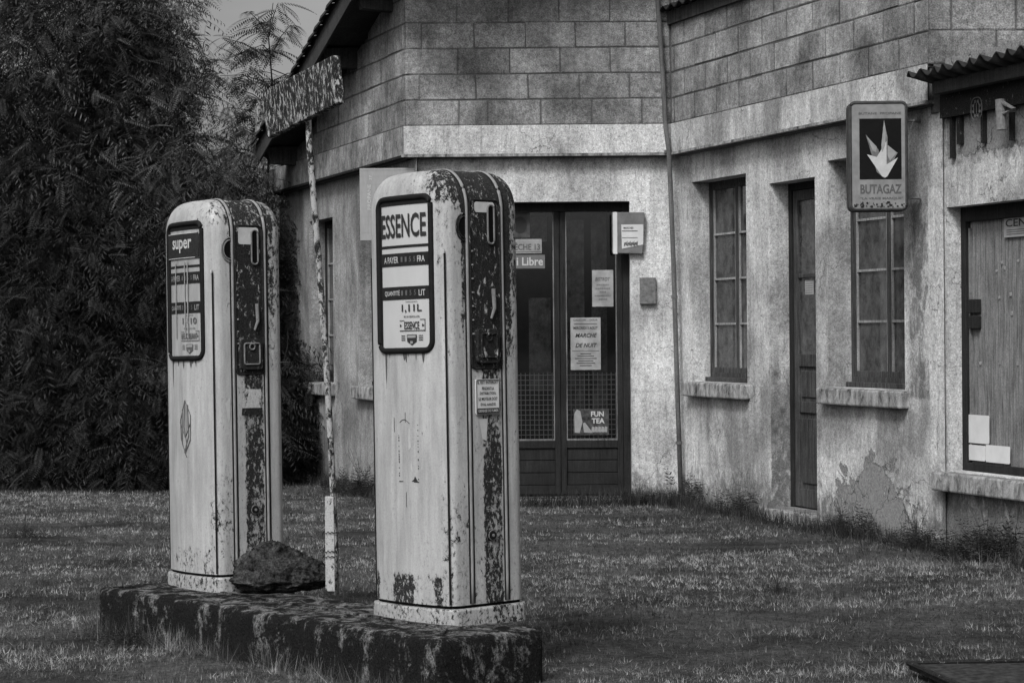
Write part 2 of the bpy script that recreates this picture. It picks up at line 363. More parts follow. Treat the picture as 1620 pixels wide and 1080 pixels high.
for W, u0, u1, hs, m, df, pf, nm in (
    (FR, 0, uB + .062, [H_door], PLASTER, damp_dark_front, None, 'plaster_wall'),
    (WG, -.062, uEnd, [H_w1, H_nd, H_w2, H_sw], PLASTER, damp_dark_wing, patch_wing, 'plaster_wall'),
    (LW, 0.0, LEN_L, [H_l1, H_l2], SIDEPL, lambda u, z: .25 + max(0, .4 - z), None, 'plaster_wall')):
    if W is FR: u0 = FR.hit(661, 300, SB)[0]
    if W is LW: u0 = -.03
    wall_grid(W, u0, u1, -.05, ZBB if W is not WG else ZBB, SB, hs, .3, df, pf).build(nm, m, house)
# pilaster strip beside the shop window
u0 = WG.hit(1474, 500, SB)[0]; u1 = H_sw[0]
pm = wall_grid(WG, u0, u1, -.05, ZBB + .12, SB + .02, [], .019, damp_dark_wing); pm.build('pilaster', PLASTER, house)
# wall of the shop end above the window up to the low roof
pm = wall_grid(WG, u1 + .003, uEnd, ZBB + .001, ZBB + .25, SB, [], .3, lambda u, z: .9, lambda u, z: 1); pm.build('lintel_wall', PLASTER, house)
# band
bm = MB()
for (W, a, b, f) in ((FR, -.012, uB - .012, .02), (WG, -.0, uC, .02), (LW, -.0, LEN_L, .02)):
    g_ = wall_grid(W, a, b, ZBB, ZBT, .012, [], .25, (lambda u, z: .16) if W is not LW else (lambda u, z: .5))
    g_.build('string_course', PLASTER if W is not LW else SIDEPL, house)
    e = MB(); W.box(e, a if W is not FR else a - .02, b, ZBB - .022, ZBB - .002, -.06, .03 if W is WG else .022); e.build('drip_edge', CONC if W is not LW else RUSTD, house)
    s_ = MB(); W.box(s_, a + .02, b - .02, ZBB - .03, ZBB + .2, -.28, -.02); s_.build('slab', MORTAR, house)
# block walls: every block modelled, joints are real gaps
def blocks(W, rows, tone, uend, top=None, jt=.72):
    mb = MB(); tn = []
    zb = ZBT
    for ri, joints in enumerate(rows):
        z0, z1 = ZBT + ri * ROW, ZBT + (ri + 1) * ROW
        for a, b in zip(joints[:-1], joints[1:]):
            if b - a < .03: continue
            zz = [z1, z1]
            if top: zz = [min(z1, top(a) - .01), min(z1, top(b) - .01)]
            if min(zz) < z0 + .03: continue
            j = random.uniform(-.0025, .0025); gq = .002 + random.random() * .0022
            n0 = len(mb.v)
            ks = [random.uniform(-.0045, .0045) for _ in range(8)]
            P = [(a + gq, z0 + gq), (b - gq, z0 + gq), (b - gq, zz[1] - gq), (a + gq, zz[0] - gq)]
            ch = .0085; lip = .004
            Pi = [(a + gq + ch, z0 + gq + ch), (b - gq - ch, z0 + gq + ch), (b - gq - ch, zz[1] - gq - ch), (a + gq + ch, zz[0] - gq - ch)]
            vs = [W.pt(u + ks[i], z + ks[-i], j - lip) for i, (u, z) in enumerate(P)] + [W.pt(u, z, j) for u, z in Pi] + [W.pt(u, z, j - .19) for u, z in P]
            mb.add(vs, [(4, 5, 6, 7), (0, 1, 5, 4), (1, 2, 6, 5), (2, 3, 7, 6), (3, 0, 4, 7), (8, 9, 1, 0), (9, 10, 2, 1), (10, 11, 3, 2), (11, 8, 0, 3)])
            tq = tone * random.choice((.78, .88, .94, 1, 1, 1.05, 1.12)); tn += [tq * jt] * 4 + [tq] * 4 + [tq * .3] * 4
    mb.a = {'tone': tn}; return mb
def px_row(W, xs, y, pre, post): return [pre] + [W.hit(x, y)[0] for x in xs] + [post]
ue = uB - .003
rows = [px_row(FR, [726.5, 772, 856, 936.6, 1015.8], 176, 0, ue), px_row(FR, [663, 753, 835.7, 917, 996], 135, 0, ue), px_row(FR, [724, 806.7, 886, 965.7], 94, 0, ue),
        px_row(FR, [666.7, 749.6, 831, 910, 989], 54, 0, ue), px_row(FR, [722.7, 804, 884, 964.6], 15, 0, ue)]
for k in range(3): rows.append(rows[3 + k % 2])
blocks(FR, rows, .30, ue).build('block_wall', BLOCK, house)
rows = []
for k in range(9):
    j0 = WG.hit(1099, 176)[0] - .4 + (.2 if k % 2 else 0); rows.append([0.003] + [j0 + .4 * i for i in range(0 if j0 > .04 else 1, 11) if j0 + .4 * i < uC - .05] + [uC])
blocks(WG, rows, .26, uC, None, .42).build('block_wall', BLOCK, house)
rows = []
for k in range(9):
    j0 = .02 if k % 2 == 0 else .14; rows.append([0.003 if k % 2 else -.003] + [j0 + .4 * i for i in range(1 if k % 2 == 0 else 0, 9)])
blocks(UR, rows, .23, 3).build('block_wall', BLOCK, house)
# roof line over the left gable wall
ga = LW.hit(611, 2); gb = LW.hit(465, 242); gs = (gb[1] - ga[1]) / (gb[0] - ga[0])
topL = lambda u: ga[1] + gs * (u - ga[0])
rows = []
for k in range(9):
    j0 = .1 if k % 2 else .3; rows.append([0] + [j0 + .4 * i for i in range(0, 20) if j0 + .4 * i < LEN_L - .05] + [LEN_L])
blocks(LW, rows, .23, LEN_L, topL, .5).build('block_wall', BLOCK, house)
# mortar backing
mo = MB(); FR.box(mo, .03, uB + .1, ZBT - .02, ZBT + 1.6, -.19, -.0062); mo.build('mortar_joints', MORTAR, house)
mo = MB(); WG.box(mo, .0, uC - .02, ZBT - .02, ZBT + 1.75, -.19, -.0063); mo.build('mortar_joints', MORTAR, house)
mo = MB(); UR.box(mo, .03, 3, ZBT - .3, ZBT + 1.8, -.19, -.0064); mo.build('mortar_joints', MORTAR, house)
mo = MB()
for k in range(40):
    ua, ub = .03 + (LEN_L - .05) * k / 40, .03 + (LEN_L - .05) * (k + 1) / 40; LW.box(mo, ua, ub, ZBT - .02, topL(ub) - .02, -.19, -.0061)
mo.build('mortar_joints', MORTAR, house)
# gable roof: sheathing, verge board, tiles, purlins
OV = .33; rf = MB()
uL0, uL1 = -1.2, LW.hit(404, 240, OV)[0]
def rp(u, o, dz): return LW.pt(u, topL(u) + dz, o)
rf.hexa([rp(uL0, OV, .03), rp(uL1, OV, .03), rp(uL1, -2.6, .03), rp(uL0, -2.6, .03), rp(uL0, OV, .07), rp(uL1, OV, .07), rp(uL1, -2.6, .07), rp(uL0, -2.6, .07)])
roof = rf.build('roof', BEAM, house)
tl = MB(); n_t = int((uL1 - uL0) / .21)
for i in range(int(2.9 / .22)):
    o = OV - .02 - i * .22; pts = [];
    for k in range(n_t + 1):
        u = uL0 + k * .21
        pts.append((u, o))
    for k in range(n_t):
        u, o_ = pts[k]; base = []
        for (uu, rr) in ((u, .075), (u + .23, .09)):
            for q in range(7):
                t = math.pi * q / 6; base.append(rp(uu, o_ - rr + rr * (1 - math.cos(t)) - .0, .07 + math.sin(t) * rr * .8 - (.0 if uu == u else -.012)))
        tl.add(base, [(q, q + 1, q + 8, q + 7) for q in range(6)])
t_ = tl.build('tiles', TILE, roof); sm = t_.modifiers.new('thick', 'SOLIDIFY'); sm.thickness = .014
vb = MB(); vb.hexa([rp(uL0, OV + .02, -.10), rp(uL1, OV + .02, -.10), rp(uL1, OV, -.10), rp(uL0, OV, -.10), rp(uL0, OV + .02, .115), rp(uL1, OV + .02, .115), rp(uL1, OV, .115), rp(uL0, OV, .115)])
vb.build('verge_board', BEAM, roof)
for (px, py) in ((600, 28), (545, 118), (452, 238)):
    u, z = LW.hit(px, py, .1); z = topL(u) + .03; pb = MB()
    pb.hexa([LW.pt(u - .055, z - .19, -.1), LW.pt(u - .055, z - .17, OV - .08), LW.pt(u + .055, z - .17, OV - .08), LW.pt(u + .055, z - .19, -.1),
             LW.pt(u - .055, z, -.1), LW.pt(u - .055, z - .02, OV - .01), LW.pt(u + .055, z - .02, OV - .01), LW.pt(u + .055, z, -.1)])
    pb.build('purlin', BEAM, roof, bevel=.004)
# chimney post at the roof's low end
c0 = at(411, 215, 21.5); c1 = at(411, 164, 21.5); cm = MB(); cm.tube([(c0.x, c0.y, c0.z - .5), (c1.x, c1.y, c1.z - .02), (c1.x, c1.y, c1.z)], [.045, .045, .03], 10); cm.build('chimney', LICHEN, roof)
# wing eave: wall plate, sheet soffit
ea = MB(); z0 = WG.hit(1066, 38)[1]
WG.box(ea, 0, uC + .1, z0 - .0, z0 + .1, -.1, .03); ea.build('wall_plate', WOOD, house)
ws = MB(); vs = []; fs = []; nn = 160
for i in range(nn + 1):
    u = -.1 + (uC + .4) * i / nn; dz = .018 * math.sin(i * 1.1)
    vs += [WG.pt(u, z0 + .115 + dz, .11), WG.pt(u, z0 + .6 + dz, -1.9)]
    if i: fs.append((2 * i - 2, 2 * i, 2 * i + 1, 2 * i - 1))
ws.add(vs, fs); ws_ = ws.build('roof', SHEET, house); ws_.modifiers.new('thick', 'SOLIDIFY').thickness = .008
# low corrugated roof over the shop end
zc = WG.hit(1432, 121, .17)[1]; uc0 = WG.hit(1434, 121, .17)[0]
cs = MB(); vs = []; fs = []; nn = 260; LN = uEnd - uc0; per = .14
for i in range(nn + 1):
    u = uc0 + LN * i / nn; ph = 2 * math.pi * (u - uc0) / per; dz = .022 * (math.sin(ph) + .25 * abs(math.sin(ph)))
    for j, (o, dd) in enumerate(((.17 + .012 * math.sin(ph * .37), 0), (-.5, -.15), (-1.6, -.40))): vs.append(WG.pt(u, zc + dz + dd, o))
    if i:
        for j in range(2): fs.append((3 * i - 3 + j, 3 * i + j, 3 * i + 1 + j, 3 * i - 2 + j))
cs.add(vs, fs); lr = cs.build('low_roof', SHEET, house, smooth=True); lr.modifiers.new('thick', 'SOLIDIFY').thickness = .008
bt = MB(); WG.box(bt, uc0 + .1, uEnd, zc - .12, zc - .045, -.02, .05); bt.build('batten', BEAM, lr)
fb = MB(); fz = WG.hit(1500, 200, SB)[1]; WG.box(fb, u1 + .02, uEnd, ZBB - .12, zc - .05, SB + .004, SB + .05)
fascia = fb.build('fascia_board', RUSTD, house)
# emblem on the fascia board: oval shield with inner ring and leaves
eu, ez = WG.hit(1545, 172, SB + .053)
def efn(x, y): return WG.pt(eu + x, ez + y, SB + .054)
em = MB(); oval = [(.062 * math.copysign(abs(math.cos(t)) ** .7, math.cos(t)), .066 * math.copysign(abs(math.sin(t)) ** .8, math.sin(t))) for t in [2 * math.pi * k / 32 for k in range(32)]]
em.tube([efn(*p) for p in oval] + [efn(*oval[0])], .003, 6, False); em.tube([efn(p[0] * .5, p[1] * .65) for p in oval] + [efn(oval[0][0] * .5, oval[0][1] * .65)], .0022, 6, False)
for k in range(8):
    t = R(200 + k * 20 + (60 if k > 3 else 0)); x, y = .041 * math.cos(R(110 + k * 45)), .046 * math.sin(R(110 + k * 45)); em.box(efn(x, y), (.004, .004, .008))
em.tube([efn(0, -.035), efn(0, .035)], .0022, 6)
em.build('emblem', GREYM, fascia)
# hanging rusty remains below the fascia
for (x, ya, yb, wd) in ((1504, 205, 250, .014), (1516, 200, 228, .02), (1553, 185, 226, .014), (1598, 205, 222, .012)):
    hg = MB(); a_ = WG.hit(x, ya, SB + .03); b_ = WG.hit(x + 2, yb, SB + .03); WG.box(hg, a_[0] - wd, a_[0] + wd, b_[1], a_[1] + .1, SB + .004, SB + .03)
    hg.build('rusty_bracket', RUSTD, fascia)
tb = MB(); a_ = WG.hit(1592, 158, SB + .06); b_ = WG.hit(1594, 206, SB + .06); tb.tube([WG.pt(a_[0], a_[1], SB + .1), WG.pt(b_[0], b_[1], SB + .1)], .03, 12)
c_ = WG.hit(1604, 172, SB + .1); tb.tube([WG.pt(a_[0], a_[1] - .01, SB + .1), WG.pt(c_[0], c_[1], SB + .1), WG.pt(b_[0], b_[1] + .09, SB + .1)], .014, 8)
tb.build('lamp_socket', METAL, fascia)

# windows ---------------------------------------------------------------
def bars(W, name, rects, o0, o1, m, parent, bevel=0):
    mb = MB()
    for (a, b, c, d) in rects: W.box(mb, a, b, c, d, o0, o1)
    return mb.build(name, m, parent, bevel=bevel)
def casement(W, H, dep, leaves, nrow, m, parent, glassm, label=None, sill=True, sillm=CONC, fw=.035):
    u0, u1, z0, z1 = H; o = SB - dep
    fr = bars(W, 'window', [(u0, u0 + fw, z0, z1), (u1 - fw, u1, z0, z1), (u0 + fw, u1 - fw, z1 - fw, z1), (u0 + fw, u1 - fw, z0, z0 + .07)], o - .05, o, m, parent, .003)
    if label: fr['label'] = label
    lw = (u1 - u0 - 2 * fw) / leaves
    for k in range(leaves):
        bead = []
        a, b = u0 + fw + k * lw, u0 + fw + (k + 1) * lw; zz0, zz1 = z0 + .07, z1 - fw; t = .03
        rs = [(a + .002, a + t, zz0, zz1), (b - t, b - .002, zz0, zz1), (a + t, b - t, zz1 - t, zz1), (a + t, b - t, zz0, zz0 + t + .01)]
        for r in range(1, nrow):
            zr = zz0 + t + (zz1 - zz0 - 2 * t) * r / nrow; bead.append((a + t + .007, b - t - .007, zr - .008, zr + .008))
        ca = bars(W, 'casement', rs, o - .045, o - .008, WOOD, fr, .002)
        bead += [(a + t, a + t + .007, zz0 + t + .01, zz1 - t), (b - t - .007, b - t, zz0 + t + .01, zz1 - t)]
        bars(W, 'glazing_bar', bead, o - .026, o - .010, BEADM, ca)
        gl = MB(); W.box(gl, a + t - .004, b - t + .004, zz0 + t, zz1 - t + .004, o - .032, o - .027); gl.build('pane', glassm, fr)
    wb = MB(); W.box(wb, u0 + .01, u1 - .01, z0 - .0, z0 + .035, o + .001, o + .05); wb.build('weather_bar', m, fr, bevel=.004)
    if sill:
        sl = MB(); W.box(sl, u0 - .06, u1 + .05, z0 - .115, z0 - .004, SB - .1, SB + .075); sl.build('sill', sillm, fr, bevel=.012)
    return fr
casement(WG, H_w1, .145, 2, 4, WOOD, house, DUSTY, 'tall four-row window between the downpipe and the narrow door')
w2 = casement(WG, H_w2, .17, 2, 4, WOOD, house, DUSTY, 'tall window below the hanging gas sign')
casement(LW, H_l1, .15, 2, 4, WOODD, house, DUSTY, 'dark window farthest back on the side wall')
casement(LW, H_l2, .15, 2, 4, WOODD, house, DUSTY, 'window on the side wall behind the front pump')
# narrow door
u0, u1, z0, z1 = H_nd; o = SB - .15
nd = bars(WG, 'door', [(u0, u0 + .05, z0, z1), (u1 - .04, u1, z0, z1), (u0 + .05, u1 - .04, z1 - .05, z1)], o - .06, o, WOODD, house, .003); nd['label'] = 'narrow weathered door with two tall panes over worn panels'
a, b = u0 + .055, u1 - .045; zm = WG.hit(1270, 560, o)[1]; zmid = WG.hit(1270, 436, o)[1]
bars(WG, 'door_leaf', [(a, a + .07, z0 + .01, z1 - .055), (b - .07, b, z0 + .01, z1 - .055), (a + .07, b - .07, z1 - .13, z1 - .055), (a + .07, b - .07, zm - .09, zm), (a + .07, b - .07, zmid - .015, zmid + .015), (a + .07, b - .07, z0 + .01, z0 + .14), (a + .07, b - .07, zm - .42, zm - .34)], o - .05, o - .012, WOOD, nd, .004)
bars(WG, 'door_panel', [(a + .07, b - .07, z0 + .14, zm - .42), (a + .07, b - .07, zm - .34, zm - .09)], o - .045, o - .028, WOOD, nd)
bars(WG, 'door_panel', [(a + .1, b - .1, z0 + .18, zm - .46), (a + .1, b - .1, zm - .31, zm - .12)], o - .03, o - .018, WOOD, nd, .006)
bars(WG, 'pane', [(a + .07, b - .07, zmid + .015, z1 - .13), (a + .07, b - .07, zm, zmid - .015)], o - .036, o - .03, DUSTY, nd)
a_ = WG.hit(1268, 466, o); b_ = WG.hit(1281, 443, o); bars(WG, 'sticker', [(a_[0], b_[0], a_[1], b_[1])], o - .03, o - .0285, PAPER, nd)
ln = MB(); [put_rect(ln, a_[0] + .01, a_[1] + .012 + k * .016, b_[0] - .01, a_[1] + .016 + k * .016, lambda x, y: WG.pt(x, y, o - .0275)) for k in range(6)]; ln.build('sticker_lines', INKS, nd)
bars(WG, 'door_step', [(u0 - .01, u1 + .02, -.03, z0 - .003)], SB - .2, SB + .06, CONC, nd, .01)
# shop window with boarded shutter
u0, u1, z0, z1 = H_sw; o = SB - .10
sw = bars(WG, 'window', [(u0, u0 + .055, z0, z1), (u1 - .05, u1, z0, z1), (u0 + .055, u1 - .05, z1 - .09, z1), (u0 + .055, u1 - .05, z0, z0 + .05)], o - .07, o, WOODD, house, .004); sw['label'] = 'wide boarded shop window under the corrugated roof'
bd = MB(); k = u0 + .058
while k < u1 - .06:
    wd = random.uniform(.085, .1); e_ = min(k + wd, u1 - .052); WG.box(bd, k + .0006, e_ - .0006, z0 + .05, z1 - .09, o - .055, o - .035 + random.uniform(-.0012, .0012)); k += wd
bd.build('shutter_boards', WOODG, sw)
sp = MB(); WG.box(sp, u0 + .062, u0 + .078, z0 + .16, z1 - .13, o - .034, o - .018); sp.build('pipe_strip', METAL, sw)
a_ = WG.hit(1532, 520, o); b_ = WG.hit(1545, 473, o); hb = MB(); WG.box(hb, a_[0], b_[0], a_[1], a_[1] + .08, o - .034, o + .005); WG.box(hb, a_[0], b_[0], b_[1] - .085, b_[1], o - .034, o + .005); hb.build('hinge', WOODD, sw, bevel=.005)
ss = MB(); us0 = WG.hit(1471, 744, SB + .1)[0]; WG.box(ss, us0, u1 + .1, z0 - .12, z0 - .005, SB - .1, SB + .095); ss.build('sill', CONC, sw, bevel=.012)
for (x0, y0, x1, y1, nm) in ((1531, 655, 1568, 700, 'paper_sheet'), (1529, 702, 1562, 727, 'paper_sheet'), (1563, 703, 1601, 731, 'paper_sheet')):
    a_ = WG.hit(x0, y1, o - .03); b_ = WG.hit(x1, y0, o - .03); z_ = WG.hit(x0, y0, o - .03)[1]
    pp = MB(); pts = rrect(a_[0], WG.hit(x0, y1, o)[1], b_[0], z_, .01); put_poly(pp, pts, lambda x, y: WG.pt(x, y, o - .014)); q = pp.build(nm, PAPERL, sw); q.modifiers.new('thick', 'SOLIDIFY').thickness = .003
for (x, y) in ((1578, 428), (1590, 424), (1600, 465), (1582, 470), (1552, 574), (1583, 575), (1611, 575), (1602, 495), (1612, 412), (1586, 415)):
    st = MB(); a_ = WG.hit(x, y, o - .034); st.box(WG.pt(a_[0], a_[1], o - .033), (.012, .003, .006 + .01 * random.random()), Matrix.Rotation(random.uniform(-.6, .6), 3, 'Y'))
    st.build('torn_paper', PAPERD, sw)
pf = lambda x, y: WG.pt(x, y, o - .016)
a_ = WG.hit(1589, 376, o - .02); b_ = WG.hit(1589, 342, o - .02); cpl = MB(); WG.box(cpl, a_[0], a_[0] + .78, a_[1], b_[1], o - .033, o - .0175); cp = cpl.build('notice_board', PAPER, sw)
ct = MB(); hh = b_[1] - a_[1]; put_text(ct, 'CENTRE PR', a_[0] + .32, a_[1] + hh * .66, .60, hh * .36, pf, .012); 
for k in range(3): put_rect(ct, a_[0] + .03, a_[1] + hh * (.12 + .1 * k), a_[0] + .7, a_[1] + hh * (.145 + .1 * k), pf)
ct.build('lettering', INK, cp)
# double shop doors ----------------------------------------------------
u0, u1, z0, z1 = H_door; o = SB - .12
dd = bars(FR, 'double_door', [(u0, u0 + .05, z0, z1), (u1 - .055, u1, z0, z1), (u0 + .05, u1 - .055, z1 - .07, z1)], o - .08, o, WOODD, house, .004); dd['label'] = 'dark glazed double doors hung with posters'
xm0 = FR.hit(886, 500, o)[0]; zgl = FR.hit(850, 697, o)[1]; zgt = FR.hit(850, 334, o)[1]
for (a, b) in ((u0 + .052, xm0 - .002), (xm0 + .002, u1 - .057)):
    t = .045
    lf = bars(FR, 'door_leaf', [(a, a + t, z0 + .02, z1 - .072), (b - t, b, z0 + .02, z1 - .072), (a + t, b - t, zgt, z1 - .072), (a + t, b - t, zgl - .06, zgl), (a + t, b - t, z0 + .02, z0 + .09)], o - .06, o - .015, WOODD, dd, .004)
    ps = []; nz = 3
    for k in range(nz): za = z0 + .09 + (zgl - .06 - z0 - .09) * k / nz; zb_ = z0 + .09 + (zgl - .06 - z0 - .09) * (k + 1) / nz; ps.append((a + t, b - t, za + .002, zb_ - .002))
    bars(FR, 'kick_panel', ps, o - .045, o - .03, WOODD, lf, .005)
    bars(FR, 'glazing_bead', [(a + t, a + t + .009, zgl, zgt), (b - t - .009, b - t, zgl, zgt), (a + t + .009, b - t - .009, zgl, zgl + .014), (a + t + .009, b - t - .009, zgt - .008, zgt)], o - .045, o - .016, FRAME, lf)
    gl = MB(); FR.box(gl, a + t, b - t, zgl, zgt, o - .040, o - .036); gl.build('pane', GLASS, lf)
    gr = MB(); zt = FR.hit(850, 590, o)[1]
    x = a + t
    while x < b - t: FR.box(gr, x, x + .006, zgl, zt, o - .11, o - .106); x += .036
    z = zgl
    while z < zt: FR.box(gr, a + t, b - t, z, z + .006, o - .104, o - .100); z += .04
    gr.build('grille', GRILLE, lf)
cu = MB(); zA = FR.hit(850, 590, o)[1]
for (xa, xb, ya, yb, oo) in ((838, 872, 470, 620, .3), (905, 925, 345, 700, .25), (940, 962, 335, 700, .35), (893, 903, 335, 700, .2), (825, 866, 340, 380, .3)):
    p = FR.hit(xa, yb, o); q = FR.hit(xb, ya, o); FR.box(cu, p[0], q[0], p[1], q[1], o - oo - .01, o - oo)
cu.build('reflection_curtain', REFL_CURT, dd)  # added indoor strips, standing in for the reflections in the door glass
ib = MB(); FR.box(ib, u0 - .2, u1 + .2, -.02, z1 + .1, o - .85, o - .8); ib.build('back_wall', plain('interior_wall', .06, .9, .5, 6), dd)
th = MB(); FR.box(th, u0 - .1, u1 + .04, -.03, z0 - .004, SB - .25, SB + .07); th.build('threshold', CONC, dd, bevel=.01)
# posters
def poster(W, x0, y0, x1, y1, off, m, name, lab=None, par=None):
    a_ = W.hit(x0, y1, off); b_ = W.hit(x1, y0, off); mb = MB(); W.box(mb, a_[0], b_[0], a_[1], b_[1], off - .002, off)
    q = mb.build(name, m, par or dd); w_, h_ = b_[0] - a_[0], b_[1] - a_[1]
    if lab: q['label'] = lab
    return q, (lambda x, y: W.pt(a_[0] + x * w_, a_[1] + y * h_, off + .0015)), w_, h_
OG = o - .033
q, fn, w_, h_ = poster(FR, 903, 502, 950, 585, OG, PAPER, 'poster', 'market poster reading MARCHE DE NUIT')
t = MB(); put_text(t, 'CALEÇON ... DOUR', .5, .95, .8, .04, fn, .01); put_text(t, 'MERCREDI 5 AOUT', .5, .80, .8, .05, fn, .02); put_text(t, 'MARCHE', .52, .66, .72, .08, fn, .02, .3); put_text(t, 'DE NUIT', .52, .47, .72, .08, fn, .02, .3)
for k, wd in enumerate((.35, .55, .72, .5, .62, .4)): put_rect(t, .5 - wd / 2, .30 - k * .045, .5 + wd / 2, .315 - k * .045, fn)
put_rect(t, .04, .36, .96, .366, fn); put_rect(t, .12, .875, .88, .885, fn); t.build('lettering', INK, q)
q, fn, w_, h_ = poster(FR, 937, 427, 970, 485, OG, PAPER, 'poster', 'small poster in the right door leaf')
t = MB(); put_text(t, 'BISTROT', .5, .75, .7, .1, fn, .01, .2)
for k, wd in enumerate((.6, .7, .3, .78, .4)): put_text(t, 'x' * 1 + 'ecasiotne'[:int(9 * wd) + 1], .5, .6 - k * .1, wd, .045, fn)
t.build('lettering', INKS, q)
q, fn, w_, h_ = poster(FR, 800, 378, 857, 401, OG, PAPER, 'poster', 'strip poster reading PÊCHE'); t = MB(); put_text(t, 'PÊCHE 13', .55, .5, .8, .55, fn, .02); put_rect(t, .02, .08, .98, .12, fn); t.build('lettering', INKS, q)
q, fn, w_, h_ = poster(FR, 790, 403, 862, 425, OG, plain('poster_grey', .13, .7, .1), 'poster'); t = MB(); put_text(t, 'Midi Libre', .5, .52, .92, .62, fn, .02); t.build('lettering', WHITE, q)
q, fn, w_, h_ = poster(FR, 810, 336, 838, 376, OG, plain('poster_dark', .06, .7, .5, 18), 'poster'); t = MB(); put_poly(t, [(.45 + .38 * math.cos(k * .3), .5 + .34 * math.sin(k * .3)) for k in range(21)], fn); t.build('disc_mark', INK, q)
q, fn, w_, h_ = poster(FR, 907, 646, 963, 688, OG, plain('poster_photo', .05, .6, .9, 28), 'poster')
t = MB(); put_text(t, 'FUN', .68, .80, .36, .20, fn, .03); put_text(t, 'TEA', .70, .54, .36, .20, fn, .03); t.build('lettering', WHITE, q)
t = MB(); put_poly(t, [(.04, .1), (.18, .08), (.26, .5), (.2, .92), (.1, .98), (.03, .8)], fn); put_poly(t, [(.27, .45), (.33, .48), (.55, .08), (.3, .1)], fn)
for k in range(5): x = .55 + k * .09; put_poly(t, [(x - .05, .12), (x + .04, .1), (x + .05, .3), (x - .02, .33)], fn)
t.build('bottle_picture', PALE, q)
# meter box on the wall
a_ = FR.hit(1012, 481, SB); b_ = FR.hit(1037, 439, SB); mbx = MB(); FR.box(mbx, a_[0], b_[0], a_[1], b_[1], SB + .001, SB + .04)
mt = mbx.build('meter_box', GREYM, house, bevel=.004)
# downpipe
pts = []
for (x, y, oo) in ((1037, -60, .06), (1041, 10, .06), (1048, 110, .06), (1053, 200, .06), (1058, 238, .07), (1061, 300, .03), (1066, 430, .03), (1071, 600, .03), (1078, 805, .03)):
    p = FR.hit(x, y, oo); pts.append(FR.pt(p[0], p[1], oo))
dp = MB(); dp.tube(pts, .019, 12); dpo = dp.build('downpipe', PIPE, house, smooth=True)
for y in (60, 240, 470, 700):
    x = np.interp(y, [10, 110, 200, 300, 430, 600, 805], [1041, 1048, 1053, 1061, 1066, 1071, 1078]); p = FR.hit(x, y, .045); c = MB()
    c.tube([FR.pt(p[0], p[1] - .012, .05 if y < 240 else .03), FR.pt(p[0], p[1] + .012, .05 if y < 240 else .03)], .026, 10); c.build('pipe_clip', PIPE, dpo)
# closing walls so that the house is a solid volume
cl = MB(); e1 = LW.pt(LEN_L - .02, 0, -.1); e2 = e1 + Vector((5.5, 0, 0))
cl.hexa([e1, e2, e2 + Vector((0, .2, 0)), e1 + Vector((0, .2, 0))] + [p + Vector((0, 0, ZBT + .3)) for p in (e1, e2, e2 + Vector((0, .2, 0)), e1 + Vector((0, .2, 0)))])
cl.build('rear_wall', BLOCK, house); cl = MB(); r1 = WG.pt(uEnd, 0, SB); cl.box((r1.x + 1.4, r1.y + .0, 1.3), (1.38, .1, 1.3)); cl.build('rear_wall', BLOCK, house)
fl = MB(); fl.box((1.2, 17, ZBT + .1), (.001, .001, .001)); 
cz = MB(); q1 = LW.pt(LEN_L - .1, ZBB + .05, -.2); q2 = LW.pt(.1, ZBB + .05, -.2)
cz.add([q1, q2, FR.pt(uB, ZBB + .05, -.2), WG.pt(uC, ZBB + .05, -.2), WG.pt(uEnd, ZBB + .05, -.35), WG.pt(uEnd, ZBB + .05, -.35) + Vector((3, 0, 0)), Vector((5.6, 21, ZBB + .05))], [(0, 1, 2, 3, 4, 5, 6)]); cz.build('ceiling', MORTAR, house)

# brochure pocket at the door
a_ = FR.hit(968, 402, SB); b_ = FR.hit(1019, 336, SB)
bp = thing('brochure_pocket', 'clear pocket holding folded papers on the wall at the right edge of the glazed doors', 'brochure holder', FR.pt(a_[0], a_[1], SB))
mb = MB(); w_, h_ = b_[0] - a_[0], b_[1] - a_[1]
f0 = lambda x, y, o: FR.pt(a_[0] + x * w_, a_[1] + y * h_, SB + o)
mb.hexa([f0(.0, .02, .05), f0(.93, .0, .05), f0(.95, 0, .002), f0(0, .02, .002), f0(.0, 1, .07), f0(1, .99, .07), f0(1, .99, .002), f0(0, 1, .002)]); mb.build('pocket', plain('cloudy_plastic', .15, .3, .3, 12), bp, bevel=.004)
mb = MB(); mb.hexa([f0(.3, .12, .056), f0(.95, .22, .056), f0(.95, .22, .05), f0(.3, .12, .05), f0(.28, .7, .069), f0(.96, .7, .069), f0(.96, .7, .06), f0(.28, .7, .06)]); mb.build('papers', PAPERL, bp)
mb = MB(); fq = lambda x, y: f0(x, y, .058 + (y - .12) * .024)
put_text(mb, 'MARCHES', .5, .62, .3, .05, fq, .01); put_rect(mb, .3, .54, .78, .555, fq); put_rect(mb, .3, .38, .78, .39, fq)
for k in range(12): put_poly(mb, [(.36 + .035 * k, .18 + .03 * ((k * 5) % 3)), (.39 + .035 * k, .19), (.40 + .035 * k, .28 + .02 * (k % 3)), (.37 + .035 * k, .26)], fq)
mb.build('print', INKS, bp)
mb = MB(); mb.hexa([f0(.03, .0, .052), f0(.16, .0, .056), f0(.16, 0, .05), f0(.03, 0, .05), f0(.03, 1, .074), f0(.16, 1, .077), f0(.16, 1, .07), f0(.03, 1, .07)]); mb.build('folded_edge', PAPERL, bp)

